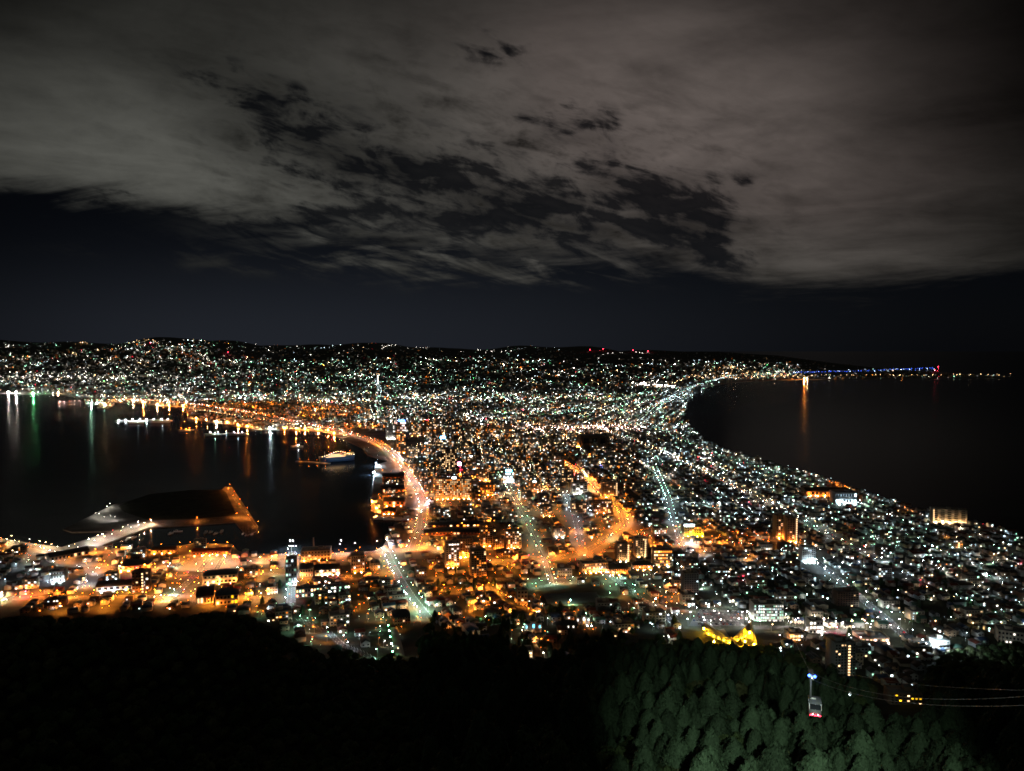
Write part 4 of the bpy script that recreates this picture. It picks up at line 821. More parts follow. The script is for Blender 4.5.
def build_lamps():
    scored = []
    for i, (x, y, z, h, c, L, k, wh) in enumerate(LAMPS):
        px, py = to_px(x, y, z+h)
        vis = -2 < px < 1026 and py < forest_edge(px)-1 and h < 12
        scored.append((y if vis else 1e9, i, float(px), float(py)))
    scored.sort(); near = scored[:296]; near_ids = {s[1] for s in near}
    far = MB(); cache = {}; items = []
    pole = MB(); pole.tube((0,0,0), (0,0,1), .11, .07, M['metal'], 6); pole = pole.mesh('lamp_pole')
    arm = MB(); arm.tube((0,0,0), (.9,0,.25), .05, .05, M['metal'], 5); arm = arm.mesh('lamp_arm')
    for _, i, px, py in near:
        x, y, z, h, c, L, k, wh = LAMPS[i]; L = level(L); gm = lamp_mats(x, y, c, L)
        r = empty('street_lamp', (x, y, z), random.uniform(-PI, PI))
        p = link('pole', pole, r); p.scale = (1, 1, h-.1); a = link('arm', arm, r, (0, 0, h-.3))
        if gm not in cache: b = MB(); b.lantern(0, 0, 0, 1, *gm); cache[gm] = b.mesh('lantern')
        g = link('lantern', cache[gm], r, (1.0, 0, h)); g.scale = (lamp_radius(y, k),)*3
        tag(r, None, 'street lamp', 'street lamps of the lower town')
        items.append((r, '%s street lamp' % COLWORD[c], px, py))
    rank_labels(items, '%s, %s %s %s')
    for i, (x, y, z, h, c, L, k, wh) in enumerate(LAMPS):
        if i in near_ids: continue
        far.lantern(x, y, z+h, lamp_radius(y, k), *lamp_mats(x, y, c, L), tri=y > 2600)
    tag(far.build('street_lamps'), 'thousands of coloured street lights spread over the distant town', 'street lights', None, 'stuff')
    print('LAMPS', len(LAMPS))

# ------------------------------------------------------------------ filling the plots
WALLS = ['whitewall', 'cream', 'grey', 'brown', 'pale', 'tan', 'cream']; ROOFS = ['roofgrey', 'roofred', 'roofblue', 'roofbrown', 'roofgrey', 'roofgreen']
WORD = dict(whitewall='white', cream='cream', grey='grey', brown='brown', pale='pale blue', tan='tan', brick='brick', roofgrey='slate', roofred='red', roofblue='blue', roofbrown='brown', roofgreen='green')
PLOTS = []                                             # x, y, z, w, d, h, rot, kind, wall, roof, lit
def plots(di, x0, x1, y0, y1, su, sv, pu, pv):
    th = THETA[di]; c, s = math.cos(th), math.sin(th); cx, cy_ = (x0+x1)/2, (y0+y1)/2; R = math.hypot(x1-x0, y1-y0)/2+50
    P = []
    for u in np.arange(-R, R, su):
        for v in np.arange(-R, R, sv):
            x = cx+u*c-v*s; y = cy_+u*s+v*c
            if x < x0-80 or x > x1+80 or y < y0-80 or y > y1+80: continue
            nu, nv = max(1, int((su-12)/pu)), max(1, int((sv-12)/pv))
            for i in range(nu):
                for j in range(nv): P.append((u+7+(su-14)*(i+.5)/nu+random.uniform(-1.2, 1.2), v+7+(sv-14)*(j+.5)/nv+random.uniform(-1, 1)))
    a = np.array(P); x = cx+a[:,0]*c-a[:,1]*s; y = cy_+a[:,0]*s+a[:,1]*c
    dd = np.where((y < 1650) & (x < .06*y-20), 0, np.where(y < 3000, 1, 2)); k = (x > x0) & (x < x1) & (y > y0) & (y < y1) & (dd == di); x, y = x[k], y[k]
    k = in_poly(x, y, coast); x, y = x[k], y[k]; z = ground(x, y); px, py = to_px(x, y, z); fe = forest_edge(px)
    k = (px > -40) & (px < 1064) & (py < fe-1.5); return zip(x[k], y[k], z[k], px[k], py[k])
def fill(di, *a, far=False):
    for x, y, z, px, py in plots(di, *a):
        x, y, z = float(x), float(y), float(z)
        if in_dark(px, py) or random.random() < .10 or in_poly(np.array([px]), np.array([py]), SPIT)[0]: continue
        down = math.exp(-((px-480)/130)**2-((py-462)/45)**2); pm = .03 + .42*down + (.05 if py > 500 else .02)
        r = random.random(); rot = THETA[di] + random.uniform(-.05, .05) + (PI/2 if random.random() < .5 else 0)
        if r < pm: kind, w, d, h = 'block', random.uniform(13, 24), random.uniform(11, 16), random.uniform(9, 14+16*down); rot = THETA[di]+random.uniform(-.04, .04)
        elif r < pm+.06: kind, w, d, h = 'shed', random.uniform(14, 22), random.uniform(10, 14), random.uniform(5, 7)
        else: kind, w, d, h = 'house', random.uniform(8, 11.5), random.uniform(7, 9.5), random.uniform(4.6, 6.2)
        if far: w *= 1.5; d *= 1.4
        if not is_free(x, y, w+1, d+1, rot): continue
        if kind == 'block': occupy(x, y, w, d, rot, .5)
        PLOTS.append((x, y, z-.4, w, d, h, rot, kind, random.choice(WALLS), random.choice(ROOFS), float(px), float(py)))
fill(0, -1500, 120, 560, 1660, 58, 62, 12.5, 13)
fill(1, -300, 1600, 560, 3010, 64, 52, 13.5, 12.5)
fill(2, -2700, 2300, 3000, 5400, 95, 75, 24, 22, far=True)
px_ = rng.uniform(-20, 1016, 5000); py_ = rng.uniform(350, 402, 5000); x_, y_, ok_ = ray(px_, py_); k_ = ok_ & in_poly(x_, y_, coast) & (y_ > 4800)
for x, y, px, py in zip(x_[k_].tolist(), y_[k_].tolist(), px_[k_], py_[k_]):
    kd = 'block' if random.random() < .3 else 'house'
    PLOTS.append((x, y, ground1(x, y)-.4, random.uniform(14, 30), random.uniform(12, 20), random.uniform(6, 9) if kd == 'house' else random.uniform(10, 22), THETA[2]+random.uniform(-.1, .1), kd, random.choice(WALLS), random.choice(ROOFS), float(px), float(py)))
def lit_colour(px, py):
    return random.choice(['warm', 'warm', 'white', 'orange', 'cool']) if px < 640 or py < 430 else random.choice(['warm', 'white', 'cool', 'cool', 'green'])
def shell(mb, x, y, z, w, d, h, rot, kind, wall, roof, parts=None):
    W = mb if parts is None else parts['wall']; Rf = mb if parts is None else parts['roof']
    if kind == 'house':
        if w > 9 and hash((round(x), round(y))) % 3 == 0: # an ell under its own lower roof
            W.box(x, y, z, w, d, h, rot, M[wall]); Rf.hip(x, y, z+h, w, d, 1.9, rot, M[roof], .5, .4)
        else: W.box(x, y, z, w, d, h, rot, M[wall]); Rf.gable(x, y, z+h, w, d, random.uniform(1.5, 2.4), rot, M[roof], M[wall], .45)
    elif kind == 'shed': W.box(x, y, z, w, d, h, rot, M[wall]); Rf.gable(x, y, z+h, w, d, 1.5, rot, M[roof], M[wall], .3)
    else:
        W.box(x, y, z, w, d, h, rot, M[wall], M[wall]); Rf.box(x, y, z+h+.005, w-.6, d-.6, .5, rot, M['roofdeck']); c, s = math.cos(rot), math.sin(rot)
        k = random.uniform(-.25, .25)*w; Rf.box(x+k*c, y+k*s, z+h+.506, w*.25, d*.4, 2.3, rot, M[wall])
def front(rot):
    """the quarter turn of the plan whose face looks back at the mountain"""
    q = round(rot/(PI/2)); return rot-q*PI/2, q % 2
def win(mb, x, y, z, w, d, h, rot, kind, px, py, q=None):
    r, sw = front(rot); ww, dd = (d, w) if sw else (w, d); n = 0
    if kind == 'block':
        fl = max(2, int(h/3.1)); ba = max(3, int(ww/3.2))
        for f in range(fl):
            for b_ in range(ba):
                on = random.random() < (.2 if y < 1700 else .13); c = lit_colour(px, py)
                if on or q is not None: mb.quad(x+math.sin(r)*dd/2, y-math.cos(r)*dd/2, z+f*h/fl+1.1, 1.7, 1.35, r, glowmat(c, random.choice([1.5, 3, 6])) if on else M['glass'], .05, -ww/2+ww*(b_+.5)/ba); n += 1
    else:
        for f in (0, 1):
            for b_ in (-.28, .28):
                on = random.random() < (.12 if y < 1700 else .05)
                if on or q is not None: mb.quad(x+math.sin(r)*dd/2, y-math.cos(r)*dd/2, z+.9+f*2.6, 1.6, 1.2, r, glowmat(lit_colour(px, py), random.choice([1.5, 3, 6, 12])) if on else M['glass'], .05, ww*b_); n += 1
    return n
def fill_build():
    idx = {'house': [], 'block': [], 'shed': []}
    for i, p in enumerate(PLOTS):
        if 0 < p[10] < 1024 and p[11] < forest_edge(p[10])-3: idx[p[7]].append((-(p[3]*p[5])/(p[1]**2), i))
    own = set(); items = []
    for kd, cap in (('house', 290), ('block', 215), ('shed', 110)):
        for _, i in sorted(idx[kd])[:cap]:
            x, y, z, w, d, h, rot, kind, wall, roof, px, py = PLOTS[i]; own.add(i)
            nm = dict(house='house', block='apartment_block', shed='workshop')[kd]; rt = empty(nm, (x, y, z), rot)
            P = {'wall': MB(), 'roof': MB()}; shell(None, 0, 0, 0, w, d, h, 0, kind, wall, roof, P)
            P['wall'].build('wall', rt); P['roof'].build('roof', rt)
            r, sw = front(rot); lit = False
            if kd == 'block':
                fl = max(2, int(h/3.1)); ba = max(3, int(w/3.2))
                for f in range(fl):
                    q = MB(); mm = []
                    for b_ in range(ba):
                        on = random.random() < .25; lit |= on; mm.append(glowmat(lit_colour(px, py), random.choice([1.5, 3, 6])) if on else M['glass'])
                    q.band(f*h/fl+1.1, w*.97, 1.35, ba, .55, d/2+.05, mm, M[wall])
                    q.build('window_band', rt)
                    if f and hash(i) % 2: q = MB(); q.box(0, -d/2-.6, f*h/fl, w*.94, 1.2, .15, 0, M['concrete'], bottom=True); q.box(0, -d/2-1.15, f*h/fl+.15, w*.94, .08, .9, 0, M[wall]); q.build('balcony', rt)
            else:
                wins = [(f, b_) for f in ((0, 1) if kd == 'house' else (0,)) for b_ in (-.28, .28)]
                lr = r-rot; ww, dd = (d, w) if sw else (w, d)
                for f, b_ in wins:
                    on = random.random() < .18; lit |= on; q = MB(); q.quad(math.sin(lr)*dd/2, -math.cos(lr)*dd/2, .9+f*2.6, 1.6, 1.2, lr, glowmat(lit_colour(px, py), random.choice([3, 6, 12])) if on else M['glass'], .05, ww*b_)
                    q.build('window', rt)
                q = MB(); q.quad(math.sin(lr)*dd/2, -math.cos(lr)*dd/2, .1, 1.0, 2.0, lr, M['brown'], .06, 0); q.build('door', rt)
            look = dict(house='%s house with %s roof', block='%s walled flat block', shed='%s workshop with %s roof')[kd]
            look = look % ((WORD[wall], WORD[roof]) if kd != 'block' else (WORD[wall],))
            tag(rt, None, dict(house='house', block='apartment block', shed='workshop')[kd], dict(house='houses of the lower town', block='mid rise blocks of the town', shed='workshops of the town')[kd])
            items.append((rt, look, px, py))
    rank_labels(items, '%s, %s %s %s')
    lst = []
    for o in DOWN: a, b_ = to_px(o.location.x, o.location.y, 5); lst.append((o, o['label'], float(a), float(b_)))
    rank_labels(lst, '%s, %s %s %s')
    H, K = MB(), MB()
    for i, (x, y, z, w, d, h, rot, kind, wall, roof, px, py) in enumerate(PLOTS):
        if i in own: continue
        t = K if kind == 'block' else H
        shell(t, x, y, z, w, d, h, rot, kind, wall, roof)
        if y < 4200: win(t, x, y, z, w, d, h, rot, kind, px, py)
    tag(H.build('houses'), 'thousands of small dark houses filling the town to the hills', 'houses', None, 'stuff')
    tag(K.build('blocks'), 'many flat roofed blocks scattered through the distant town', 'apartment blocks', None, 'stuff')
    print('PLOTS', len(PLOTS), {k: len(v) for k, v in idx.items()})
# ------------------------------------------------------------------ trees
def cedar_mesh(seed, hgt, rad, ntuft, mat, broad=False):
    R = np.random.RandomState(seed); V, Fc = [], []
    n = ntuft; t = R.rand(n)**.75 if not broad else R.rand(n)
    lobes = [(R.uniform(0, 2*PI), R.uniform(.15, .85), R.uniform(.1, .28)) for _ in range(14)]
    for i in range(n):
        a = R.uniform(0, 2*PI)
        if broad:
            ph = math.acos(1-1.75*t[i]); rr = rad*R.uniform(.72, 1.0); k = 1+.16*math.sin(3*a+seed)+.12*math.sin(5*ph+a*2)
            p = np.array([rr*k*math.sin(ph)*math.cos(a), rr*k*math.sin(ph)*math.sin(a), hgt*.58+rr*.85*k*math.cos(ph)])
            nrm = np.array([math.sin(ph)*math.cos(a), math.sin(ph)*math.sin(a), math.cos(ph)+.3])
        else:
            f = t[i]                                       # 0 at the tip
            prof = rad*(math.sin(min(1, f*1.25+.03)*PI/2)**.5)*(.93+.07*math.sin(f*hgt*2.6+seed)) if f > .04 else rad*.10
            k = 1+.14*math.sin(2*a+seed)+.13*math.sin(5*a+f*9+seed*2)
            for la, lf, lw in lobes:
                da = math.atan2(math.sin(a-la), math.cos(a-la)); k += lw*math.exp(-(da/.35)**2-((f-lf)/.07)**2)
            rr = prof*k*R.uniform(.68, 1.0); p = np.array([rr*math.cos(a), rr*math.sin(a), hgt*(1-f*.86)-rr*.18])
            nrm = np.array([math.cos(a), math.sin(a), .75])
        nrm = nrm + R.normal(0, .35, 3); nrm /= np.linalg.norm(nrm)
        up = np.array([0, 0, 1.0]); u = np.cross(up, nrm); u /= (np.linalg.norm(u)+1e-6); w = np.cross(nrm, u)
        th = R.uniform(-.6, .6); u, w = u*math.cos(th)+w*math.sin(th), w*math.cos(th)-u*math.sin(th)
        s = R.uniform(.2, .5)*(1.25 if broad else 1.0); b = len(V)
        V += [tuple(p-u*s*.7), tuple(p-w*s*1.5-nrm*.05), tuple(p+u*s*.7), tuple(p+w*s*1.1+nrm*.15)]; Fc.append((b, b+1, b+2, b+3))
    m = MB(); m.add(V, Fc, mat); return m.mesh('crown')
def trunk_mesh(hgt, r):
    m = MB(); m.tube((0,0,-1), (.1,0,hgt*.5), r, r*.6, M['bark'], 7); m.tube((.1,0,hgt*.5), (0,.05,hgt*.93), r*.6, .05, M['bark'], 6)
    for k in range(5): a = k*2.4; m.tube((0,0,hgt*(.25+.12*k)), (1.6*math.cos(a), 1.6*math.sin(a), hgt*(.30+.12*k)), r*.25, .04, M['bark'], 4)
    return m.mesh('trunk')
KINDS = [(cedar_mesh(1, 22, 4.6, 6500, M['cedar']), trunk_mesh(20, .4), 'conifer'), (cedar_mesh(2, 24, 5.6, 7500, M['cedar']), trunk_mesh(22, .4), 'conifer'), (cedar_mesh(3, 19, 5.4, 6500, M['cedar']), trunk_mesh(18, .35), 'conifer'),
    (cedar_mesh(4, 23, 4.1, 6000, M['cedar']), trunk_mesh(21, .33), 'conifer'), (cedar_mesh(5, 14, 5.6, 6000, M['leafy'], True), trunk_mesh(9, .3), 'broadleaf'), (cedar_mesh(6, 13, 5.2, 5500, M['olive'], True), trunk_mesh(8, .3), 'broadleaf')]
T = []
ys_ = np.arange(90, 1150, 8.8)
for yy in ys_:
    half = yy*.74+30
    for xx in np.arange(-half, half, 8.8):
        x, y = xx+random.uniform(-2.6, 2.6), yy+random.uniform(-2.6, 2.6); T.append((x, y))
T = np.array(T); tz = ground(T[:,0], T[:,1]); tpx, tpy = to_px(T[:,0], T[:,1], tz); tr = np.hypot(T[:,0], T[:,1])
keep = (tpy > forest_edge(tpx)+1.5) & (tr > 158) & ((tr < 760) | (tpx > 860) | ((tpx > 380) & (tpx < 660)))
keep &= ~((tpx > 868) & (tpx < 938) & (tpy > 696) & (tpy < 742)); keep &= ~((tpx < 330) & (tr > 560))
cz_ = CAMZ - tr*.40                                      # cable corridor stays clear of the crowns
FTREES = []
bx_ = [(o.location.x, o.location.y) for o in col.objects if o.parent is None and o.type == 'EMPTY' and o.location.y < 1100]
for i in np.where(keep)[0]:
    x, y = T[i]
    if not is_free(x, y, 5, 5, 0): continue
    wl = math.sin(x*.03+1)*math.cos(y*.026)+.4*math.sin(x*.11+y*.07)
    k = random.choice([4, 5, 4]) if (wl > .6 or random.random() < .30) else random.choice([0, 1, 2, 3])
    if (tpx[i] < 420 or tr[i] > 560) and True: k = random.choice([4, 5])
    FTREES.append((float(x), float(y), float(tz[i])-.3, random.choice([random.uniform(.55, .8), random.uniform(.8, 1.2), random.uniform(.8, 1.2)])*(.62 if (tr[i] > 560 or tpx[i] < 420) else 1), random.uniform(0, 2*PI), k, float(tpx[i]), float(tpy[i]), float(tr[i])))
# trees among the houses in the hillside quarter
TOWN = []
for cx_, cy2, rx_, ry_, n_ in ((470,650,75,14,170),(610,650,60,13,110),(430,638,25,14,50),(500,622,22,10,40),(725,652,45,9,60),(560,612,16,10,30),(640,620,30,8,25),(300,600,40,12,30),(900,600,90,35,70),(470,585,40,12,30),(800,660,20,10,10)):
    qx = cx_+rng.normal(0, .5, n_)*rx_; qy = cy2+rng.normal(0, .5, n_)*ry_; x, y, ok = ray(qx, qy)
    for i in range(n_):
        if is_free(x[i], y[i], 4, 4, 0) and tr.size: TOWN.append((float(x[i]), float(y[i]), ground1(x[i], y[i])-.3, random.uniform(.35, .65), random.uniform(0, 6.3), random.choice([4, 5, 4, 0]), float(qx[i]), float(qy[i]), math.hypot(x[i], y[i])))
for t_ in TOWN: OCC.add((int(t_[0]//4), int(t_[1]//4)))
def plant_trees():
    vis = sorted([t for t in FTREES if -10 < t[6] < 1034 and to_px(t[0], t[1], t[2]+16*t[3])[1] < 768], key=lambda t: t[8]); own = vis[:296]; ids = set(map(id, own)); lst = []
    for (x, y, z, s, rz, k, px, py, r) in own:
        nm = {'conifer': 'conifer_tree', 'broadleaf': 'broadleaf_tree'}[KINDS[k][2]]; rt = empty(nm, (x, y, z), rz); rt.scale = (s, s, s*random.uniform(.92, 1.1))
        link('crown', KINDS[k][0], rt); link('trunk', KINDS[k][1], rt); tx, ty = to_px(x, y, z+14*s); tag(rt, None, 'tree', 'trees of the mountain wood'); lst.append((float(ty), float(tx), rt, KINDS[k][2]))
    lst.sort(key=lambda q: -q[0]); per = 22
    for ri in range(0, len(lst), per):
        row = sorted(lst[ri:ri+per], key=lambda q: q[1]); n = ri//per
        for i, (_, tx, rt, kd) in enumerate(row):
            lit = 'floodlit' if tx > 600 else 'unlit'
            rt['label'] = '%s %s, %s from left in the %s row above the bottom edge' % (lit, kd, ordinal(i+1), ordinal(n+1) if n else 'first')
    rest = [t for t in FTREES if id(t) not in ids] + TOWN
    # the rest of the wood: one object, crowns set on points
    me = bpy.data.meshes.new('wood'); me.vertices.add(len(rest)); me.vertices.foreach_set('co', np.array([t[:3] for t in rest], np.float32).ravel())
    for nm, ty, vals in (('kind_id', 'INT', [t[5] for t in rest]), ('size', 'FLOAT', [t[3] for t in rest]), ('turn', 'FLOAT', [t[4] for t in rest])):
        a = me.attributes.new(nm, ty, 'POINT'); a.data.foreach_set('value', vals)
    o = link('wood', me); tag(o, 'dense dark wood covering the mountain flank up to the first houses', 'wood', None, 'stuff')
    ng = bpy.data.node_groups.new('wood', 'GeometryNodeTree'); ng.interface.new_socket('Geometry', in_out='INPUT', socket_type='NodeSocketGeometry'); ng.interface.new_socket('Geometry', in_out='OUTPUT', socket_type='NodeSocketGeometry')
    gi, go = ng.nodes.new('NodeGroupInput'), ng.nodes.new('NodeGroupOutput'); J = ng.nodes.new('GeometryNodeJoinGeometry')
    def attr(nm, ty): q = ng.nodes.new('GeometryNodeInputNamedAttribute'); q.data_type = ty; q.inputs['Name'].default_value = nm; return q.outputs[0]
    kid, siz, tur = attr('kind_id', 'INT'), attr('size', 'FLOAT'), attr('turn', 'FLOAT')
    rot = ng.nodes.new('ShaderNodeCombineXYZ'); ng.links.new(tur, rot.inputs[2])
    for k in range(len(KINDS)):
        src = next((ch for q in own for ch in [None]), None)
        so_ = next((c for c in bpy.data.objects if c.data == KINDS[k][0]), None)
        if so_ is None: continue
        oi = ng.nodes.new('GeometryNodeObjectInfo'); oi.inputs['Object'].default_value = so_; oi.transform_space = 'ORIGINAL'
        cmp = ng.nodes.new('FunctionNodeCompare'); cmp.data_type = 'INT'; cmp.operation = 'EQUAL'; ng.links.new(kid, cmp.inputs[2]); cmp.inputs[3].default_value = k
        ip = ng.nodes.new('GeometryNodeInstanceOnPoints'); ng.links.new(gi.outputs[0], ip.inputs['Points']); ng.links.new(cmp.outputs[0], ip.inputs['Selection']); ng.links.new(oi.outputs['Geometry'], ip.inputs['Instance'])
        ng.links.new(rot.outputs[0], ip.inputs['Rotation']); ng.links.new(siz, ip.inputs['Scale']); ng.links.new(ip.outputs[0], J.inputs[0])
    ng.links.new(J.outputs[0], go.inputs[0]); md = o.modifiers.new('wood', 'NODES'); md.node_group = ng
    print('TREES', len(own), len(rest))

fill_build()
# ------------------------------------------------------------------ cable car and its ropes
def along(px, py, d):
    """the point on a sight line at ground distance d"""
    q = pix_dir(px, py); k = d/math.hypot(q[0], q[1]); return Vector((q[0]*k, q[1]*k, CAMZ+q[2]*k))
M['cab'] = principled('cabin_paint', (.14, .15, .16), .4); CD = 194.0; top_ = along(811, 673, CD); s_ = CD/F/math.cos(math.radians(25))
cc = empty('cable_car', tuple(top_), math.radians(-18)); tag(cc, 'cable car over the wood with blue lit trolley and red lit floor', 'cable car')
b = MB(); b.box(0,0,-.5,.9,3.4,.8,0,M['metal'],bottom=True)
b.build('trolley', cc)
for k in (-1.3, -.45, .45, 1.3): b = MB(); b.tube((-.62,k,.05), (.62,k,.05), .3, .3, M['dark'], 10); b.build('wheel', cc)
b = MB(); b.bead(-.5,-1.9,.1,.40,glowmat('blue',14)); b.build('blue_lamp', cc); b = MB(); b.bead(.75,-1.9,.0,.40,glowmat('blue',14)); b.build('blue_lamp', cc); b = MB(); b.bead(.1,-1.9,-.35,.14,glowmat('cool',16)); b.build('blue_lamp', cc)
b = MB(); b.box(0,0,-6.3,.42,.42,5.9,0,M['cab'],bottom=True); b.box(.55,0,-6.35,1.3,.42,.3,0,M['hullwhite'],bottom=True); b.box(0.2,0,-1.6,.9,.3,.25,0,M['hullwhite'],bottom=True); b.build('hanger', cc)
b = MB(); b.box(1.0,0,-6.62,2.9,4.2,.25,0,M['cab'],bottom=True,taper=.9); b.build('roof', cc)
b = MB(); b.box(1.0,0,-9.2,2.7,4.4,1.15,0,M['cab'],bottom=True); body = b.build('cabin', cc)
b = MB()
for u in (-.35, 2.35):
    for v in (-2.1, -.7, .7, 2.1): b.box(u,v,-8.05,.12,.12,1.43,0,M['hullwhite'])
for u in (1.0,): b.box(u,-2.1,-8.05,.1,.1,1.43,0,M['hullwhite']); b.box(u,2.1,-8.05,.1,.1,1.43,0,M['hullwhite'])
b.build('window_posts', cc)
b = MB(); b.quad(1.0,-2.16,-8.0,2.5,1.3,0,M['glass'],.0); b.build('window', body)
for v in (-1.2, 1.2): b = MB(); b.box(1.0,v,-6.72,1.2,.3,.08,0,glowmat('cool',25),bottom=True); b.build('ceiling_light', cc)
b = MB(); b.box(1.0,0,-9.5,2.8,4.5,.28,0,M['hullred'],bottom=True); b.build('floor_skirt', cc)
for u in (.1, 1.0, 1.9): b = MB(); b.box(u,-2.33,-9.42,.62,.12,.20,0,glowmat('red',14)); b.build('floor_light', cc)
for u in (.4, 1.6): b = MB(); b.bead(u,-2.5,-9.0,.13,glowmat('rose',20)); b.build('headlight', cc)
REF.append(('the cable car', 811, 695))
def rope(label, p, q, sag, r=.06):
    m = MB(); p, q = Vector(p), Vector(q); n = 28; pts = [p.lerp(q, i/n)-Vector((0,0,sag*4*(i/n)*(1-i/n))) for i in range(n+1)]
    for a, b_ in zip(pts[:-1], pts[1:]): m.tube(a, b_, r, r, M['metal'], 5, cap=False)
    tag(m.build('rope'), label, 'rope', 'ropes of the cable car')
low = Vector((*at(789, 630), 0)); low.z = ground1(low.x, low.y)+9
hi_p = along(1120, 699, 95)
rope('carrying rope from the blue trolley down to the valley station', top_+Vector((0,.4,.1)), low, 3, .03)
rope('carrying rope from the blue trolley rising out to the right', top_+Vector((0,.4,.1)), along(1110, 687, 95), 3.5, .02)
a_ = top_+Vector((.1,0,-1.5)); rope('thin haul rope sagging right from the cabin hanger', a_, hi_p, 3.0, .02)
rope('far carrying rope crossing above the dim block to the valley station', Vector((*at(800,634), 26)), along(1100, 692, 140), 12, .035)
b = MB(); m_ = a_.lerp(hi_p, .12)-Vector((0,0,1.6)); b.bead(0,0,0,.28,glowmat('cool',4)); b.box(0,0,0,.2,.6,.5,0,M['metal'],bottom=True); tag(b.build('rope_marker', None, tuple(along(850,694.5,150))), 'small pale marker hanging on the haul rope right of the cabin', 'rope marker')
# ------------------------------------------------------------------ boats
def boat(x, y, rz, sc, label, kind='fishing boat', lamp=None, hull='hullwhite'):
    r = empty('fishing_boat' if 'fishing' in kind else 'sailing_boat' if 'sail' in kind else 'ship', (x, y, 0), rz); tag(r, label, kind, 'boats of the harbour'); L = sc
    m = MB(); b_ = L*.26; sec = [(-.5,.75),(-.3,.95),(0,1),(.25,.85),(.42,.45),(.5,.04)]; vs = []
    for t_, k in sec: vs += [(t_*L, -b_/2*k, L*.12+abs(t_)**2*L*.12), (t_*L*.96, -b_/2*k*.6, -.4), (t_*L*.96, b_/2*k*.6, -.4), (t_*L, b_/2*k, L*.12+abs(t_)**2*L*.12)]
    fs = []
    for i in range(5): a = 4*i; fs += [(a+4,a+5,a+1,a),(a+5,a+6,a+2,a+1),(a+6,a+7,a+3,a+2),(a,a+3,a+7,a+4)]
    fs += [(0,1,2,3)]; m.add(vs, fs, M[hull]); m.build('hull', r)
    if 'sail' in kind: m = MB(); m.tube((0,0,L*.1), (0,0,L*1.35), .09, .06, M['hullwhite'], 6); m.build('mast', r); m = MB(); m.tube((0,0,L*.3), (-L*.4,0,L*.3), .07, .07, M['metal'], 5); m.build('boom', r); m = MB(); m.box(-L*.02,0,L*.12,L*.35,b_*.5,.7,0,M['hullwhite'],taper=.8); m.build('cabin', r)
    elif kind == 'ship':
        for k in range(3): m = MB(); m.box(-L*.08+k*L*.01,0,L*.13+k*2.8,L*(.62-.14*k),b_*(.85-.1*k),2.7,0,M['grey']); dk = m.build('deck_house', r); m = MB(); m.quad(-L*.08,-b_*(.85-.1*k)/2,L*.13+k*2.8+1,L*(.55-.13*k),1,0,glowmat('warm',4),.05); m.build('window', dk)
        m = MB(); m.tube((-L*.18,0,L*.13+8), (-L*.19,0,L*.13+13.5), 2.2, 1.8, M['hullred'], 10); m.build('funnel', r)
        for u in (.18, -.36): m = MB(); m.tube((L*u,0,L*.13), (L*u,0,L*.13+17), .4, .2, M['hullwhite'], 6); m.build('mast', r)
        for k in range(15): m = MB(); t_ = k/14; m.bead((-.45+.9*t_)*L, -b_*.35, L*.15+13*math.exp(-((t_-.5)*3.2)**2)+1, .7, glowmat(random.choice(['white','rose','warm']), 22)); m.build('deck_lamp', r)
    else:
        m = MB(); m.box(-L*.15,0,L*.12,L*.28,b_*.6,2.2,0,M['hullwhite'],taper=.9); ca = m.build('wheelhouse', r); m = MB(); m.quad(-L*.15,-b_*.3,L*.12+1.1,L*.2,.7,0,M['glass'],.04); m.build('window', ca)
        for u in (.12, -.4): m = MB(); m.tube((L*u,0,L*.1), (L*u,0,L*.1+4.5), .1, .06, M['metal'], 5); m.build('mast', r)
        if lamp: m = MB(); m.bead(L*.12,0,L*.1+4.6,.7,glowmat(*lamp)); m.build('masthead_lamp', r)
    return r
x, y = sea_at(338, 460); boat(x, y-8, math.radians(30), 105, 'memorial ferry ship strung with white lights beside its pier', 'ship', hull='hullblue'); REF.append(('the lit ferry ship', 338, 455))
nth = lambda i: ordinal(i+1)
for i, (px, py) in enumerate(((243,533),(246,534.5),(249,532),(252,533.5),(248,529),(253,529))):
    x, y = sea_at(px, py); boat(x, y, math.radians(90+random.uniform(-6, 6)), 11, 'white sailing boat at the breakwater tip, %s from left in its cluster' % nth(i), 'sailing boat')
for i, (px, py) in enumerate(((206,532),(211,531.5),(216,533),(222,531),(128,538.5),(134,537),(178,531),(171,533))):
    x, y = sea_at(px, py); boat(x, y, math.radians(random.choice([80, 10, 95])), random.uniform(13, 18), 'white fishing boat moored in the basin, %s of the row along the breakwater' % nth(i), 'fishing boat')
for i, (px, py, l_) in enumerate(((382,518.3,34),(392,518.8,34),(402,519.2,30))):
    x, y = sea_at(px, py); boat(x, y, .03, l_, 'low harbour cruise boat moored at the quay end, %s from left' % nth(i), 'ship boat' if False else 'fishing boat', hull='hullwhite')
for i, (px, py, l_, c_) in enumerate(((136,423,70,'cool'),(160,422.4,90,'cool'),(213,435.6,60,'green'),(236,435.2,70,'cool'),(185,431,45,'orange'),(103,408.3,60,'green'),(297,447,40,'cool'))):
    x, y = sea_at(px, py); boat(x, y, .05, l_, ['long grey trawler with cold lamps, left of two at the outer pier','pale trawler flooded cold white, right of two at the outer pier','greenish lit trawler, left of two at the inner pier','white lit trawler, right of two at the inner pier','small trawler with an orange masthead lamp','trawler at the point with a green lamp','dim trawler off the road bridge'][i], 'fishing boat', (c_, 260))
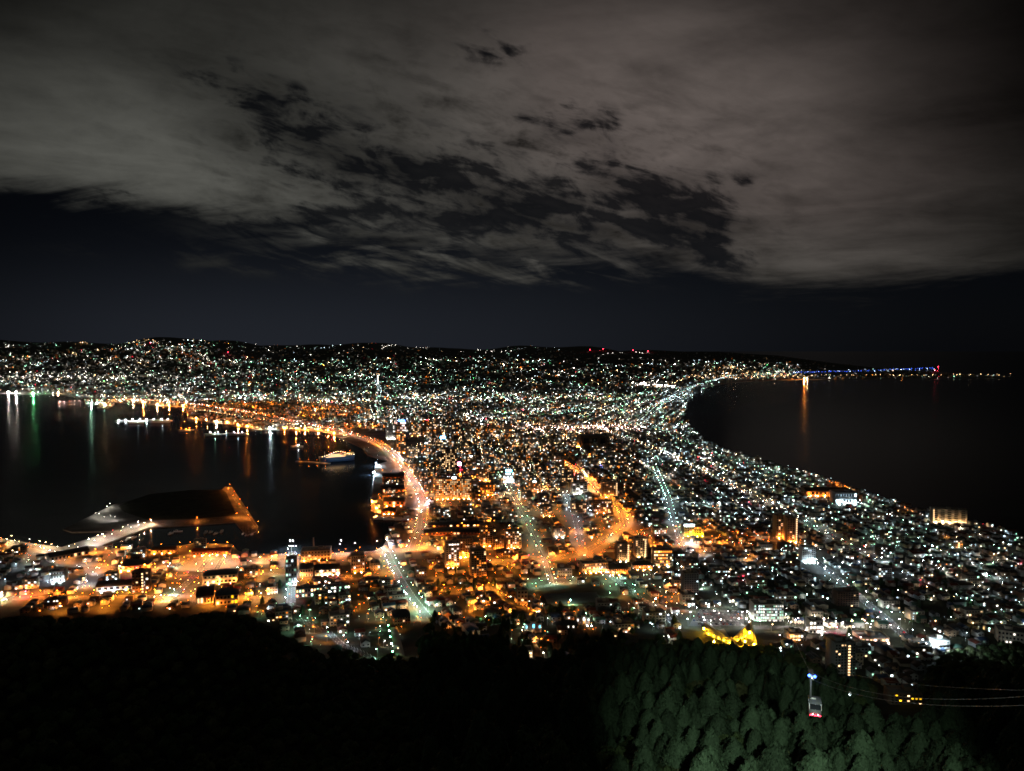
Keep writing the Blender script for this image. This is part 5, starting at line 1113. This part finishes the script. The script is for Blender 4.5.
# ------------------------------------------------------------------ car park beside the white slab
cars = []; CARM = ['hullwhite', 'roofgrey', 'metal', 'hullblue', 'hullred', 'dark']
def car_meshes(cm):
    b = MB(); b.box(0,0,.3,4.4,1.75,.62,0,M[cm],bottom=True,taper=.97); body = b.mesh('body')
    b = MB(); b.box(-.2,0,.92,2.6,1.6,.55,0,M['glass'],M[cm],taper=.78); cab = b.mesh('cabin'); return body, cab
CM = [car_meshes(c) for c in CARM]; b = MB(); b.tube((0,-.12,0), (0,.12,0), .32, .32, M['dark'], 10); WH = b.mesh('wheel')
park = MB(); A_, B_ = at(688, 627), at(744, 627); C_, D_ = at(744, 612), at(700, 610)
park.add([(p[0], p[1], ground1(*p)+.9) for p in (A_, B_, C_, D_)], [(0,1,2,3)], M['asphalt']); tag(park.build('car_park'), kind='structure')
cl = []
for row in range(5):
    for k in range(15):
        if random.random() < .22: continue
        u, v = (k+.6)/15.5, (row+.5)/5; p = Vector(A_).lerp(Vector(B_), u).lerp(Vector(D_).lerp(Vector(C_), u), v); z = ground1(p.x, p.y)+.92
        ci = random.randrange(6); r = empty('parked_car', (p.x, p.y, z), PI/2+random.choice([0, PI])); link('body', CM[ci][0], r); link('cabin', CM[ci][1], r)
        for a, c in ((-1.35,-.8),(1.35,-.8),(-1.35,.8),(1.35,.8)): link('wheel', WH, r, (a, c, .32))
        tag(r, '%s car in the lit car park, %s along the %s row from the front' % (dict(hullwhite='white', roofgrey='dark grey', metal='silver', hullblue='blue', hullred='red', dark='black')[CARM[ci]], nth(k), nth(row)), 'car', 'cars in the car park beside the white slab')

# ------------------------------------------------------------------ traffic on the main roads
tl = [l for l in LAMPS]; tr_n = 0
for name, pts, n_ in [(roads[i][0], road_lines[i], c) for i, c in ((0, 26), (5, 26), (6, 9), (10, 9), (17, 16), (18, 12), (20, 8), (12, 8))]:
    P_, wid = pts; st = [q for q in walk(P_, 14.0) if q[1] < 2300]
    if len(st) < 3: continue
    pick = sorted(random.sample(range(len(st)), min(n_, len(st))), key=lambda j: st[j][0])
    for k, j in enumerate(pick):
        x, y, a = st[j]; away = random.random() < .5; hd = a if math.sin(a) > 0 else a+PI    # heading away from the viewer
        hd = hd if away else hd+PI; off = wid*.22; x, y = x+math.sin(hd)*off, y-math.cos(hd)*off; z = ground1(x, y)+.30; ci = random.randrange(6)
        r = empty('car', (x, y, z), hd); link('body', CM[ci][0], r); link('cabin', CM[ci][1], r)
        for aa, c in ((-1.35,-.8),(1.35,-.8),(-1.35,.8),(1.35,.8)): link('wheel', WH, r, (aa, c, .32))
        for c in (-.6, .6):
            m = MB(); m.bead(2.25, c, .62, .22, glowmat('white', 64)); m.build('headlight', r); m = MB(); m.bead(-2.25, c, .7, .18, glowmat('red', 16)); m.build('tail_light', r)
        tag(r, 'car %s on %s, %s from left there' % ('showing red tail lights' if away else 'showing white headlights', WHERE[name].replace('a street down to the harbour', 'the green lit slope street' if P_[0][0] < -100 else 'the street by the cyan sign'), nth(k)), 'car', 'traffic on the main roads')
build_lamps()
plant_trees()
